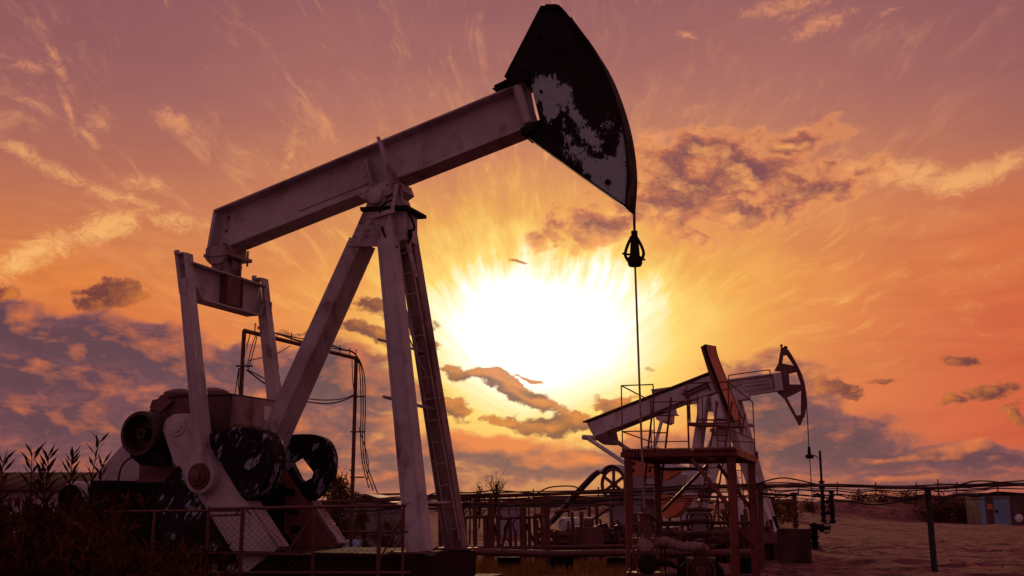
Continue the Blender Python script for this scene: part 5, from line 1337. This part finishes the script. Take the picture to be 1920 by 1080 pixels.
# reeds and undergrowth at the left
rnd = random.Random(17)
def reed(px_, ptop, Y, label, seed, lean=0):
    rr_ = random.Random(seed); base = at(px_, 948, Y); top = at(px_ + lean, ptop, Y)
    o = empty('reed', (base.x, Y, 0), 0, label, 'plant', 'tall reeds at the left')
    H_ = top.z; bx_ = rr_.uniform(-.12, .12); sp_ = [Vector((bx_, 0, -.05)), Vector((bx_ * .6 + .02, 0, H_ * .4)), Vector(((top.x - base.x) * .6 - bx_ * .4, .02, H_ * .75)), Vector((top.x - base.x, .03, H_))]
    sp_ = smoothpts(sp_, 6); bb = MB(); bb.tube(sp_, .011, 5, r1=.003); bb.build('stem', LEAF_T, o, smooth=False)
    vs, fs = [], []; n_ = rr_.randint(34, 56)
    for k in range(n_):
        f = .25 + .75 * k / n_; i_ = min(int(f * (len(sp_) - 1)), len(sp_) - 2); p_ = sp_[i_].lerp(sp_[i_ + 1], f * (len(sp_) - 1) - i_)
        an = k * 2.4 + rr_.uniform(-.4, .4); up_ = rr_.uniform(.25, .9) + f * .8
        d_ = Vector((math.cos(an), math.sin(an) * .7, up_)); leaf(vs, fs, p_, d_, rr_.uniform(.12, .21) * (1.15 - .35 * f), .0125, rr_)
    raw('leaf', vs, fs, LEAF_T, o)['label'] = 'narrow lance-shaped leaves'
reedl = [(56, 848, 'dark reed with a spread tip, second from the left edge'), (126, 852, 'slender reed tip between the two tallest reeds'), (176, 824, 'tallest reed, its feathery tip just left of the pale belt guard'), (2, 862, 'reed cut by the left edge of the picture'), (88, 850, 'dark bushy reed tip above the shed roof, left of the shed end'), (188, 870, 'short leafy reed right beside the tallest one'), (76, 882, 'shortest reed between the dark spread tip and the bushy tip')]
for i, (x_, y_, lb_) in enumerate(reedl): reed(x_ - 4, y_, 9.0 + .25 * (i % 3), lb_, 60 + i, 12 if i in (1, 2) else 5)
vs, fs = [], []
for k in range(900):
    px_ = rnd.uniform(-60, 470) if rnd.random() < .75 else rnd.uniform(-60, 230); Y_ = rnd.uniform(8.6, 12.4)
    ht = (1.6 if px_ < 210 else (1.15 if px_ < 400 else .85)) * rnd.uniform(.55, 1.06)
    bs = at(px_, 948, Y_); ln = Vector((rnd.gauss(0, .12), rnd.gauss(0, .12), 1))
    for j in range(46):
        f = rnd.uniform(.05, 1); p_ = Vector((bs.x, Y_, 0)) + ln * ht * f
        leaf(vs, fs, p_, Vector((rnd.gauss(0, 1), rnd.gauss(0, 1), rnd.uniform(.2, 1.6))), rnd.uniform(.07, .19), rnd.uniform(.008, .016), rnd)
    i_ = len(vs); t_ = Vector((bs.x, Y_, 0)) + ln * ht; vs += [Vector((bs.x - .006, Y_, 0)), Vector((bs.x + .006, Y_, 0)), t_]; fs.append((i_, i_ + 1, i_ + 2))
tag(raw('undergrowth', vs, fs, LEAF_D), kind='stuff', label='dense dark undergrowth in front of the pedestal at the lower left', cat='undergrowth')
# dry grass tufts
vs, fs = [], []
def tuft(x, y, h, n_):
    for _ in range(n_):
        p_ = Vector((x + rnd.gauss(0, .12), y + rnd.gauss(0, .12), gh(x, y))); d_ = Vector((rnd.gauss(0, .3), rnd.gauss(0, .3), 1)); leaf(vs, fs, p_, d_, h * rnd.uniform(.5, 1.2), .008, rnd)
for k in range(1500):
    px_ = rnd.uniform(860, 1200); Y_ = rnd.gauss(27.6, 1.5)
    if px_ > 1000 and rnd.random() < .4: continue
    v = at(px_, 948, Y_); tuft(v.x, Y_, .28, 7)
for k in range(260):
    px_ = rnd.uniform(1100, 1950); Y_ = rnd.uniform(20, 70); v = at(px_, 948, Y_)
    if rnd.random() < .35: tuft(v.x, Y_, .16, 5)
for k in range(200):
    px_ = rnd.uniform(500, 900); Y_ = rnd.uniform(16, 27); v = at(px_, 948, Y_); tuft(v.x, Y_, .3, 5)
tag(raw('dry_grass', vs, fs, GRASSM), kind='stuff', label='thin golden dry grass along the pipeline', cat='grass')
# clods and small stones on the sand
bb = MB()
for k in range(700):
    px_ = rnd.uniform(880, 1950); Y_ = 15 + 45 * rnd.random() ** 1.6; v = at(px_, 948, Y_); r_ = rnd.uniform(.008, .035)
    bb.blobm((v.x, Y_, gh(v.x, Y_) + r_ * .3), r_ * rnd.uniform(.8, 1.5), r_, r_ * .7, 6, .25, k)
tag(bb.build('clods', SLAB, None, smooth=False), kind='stuff', label='dark clods and stones scattered on the sand', cat='stones')
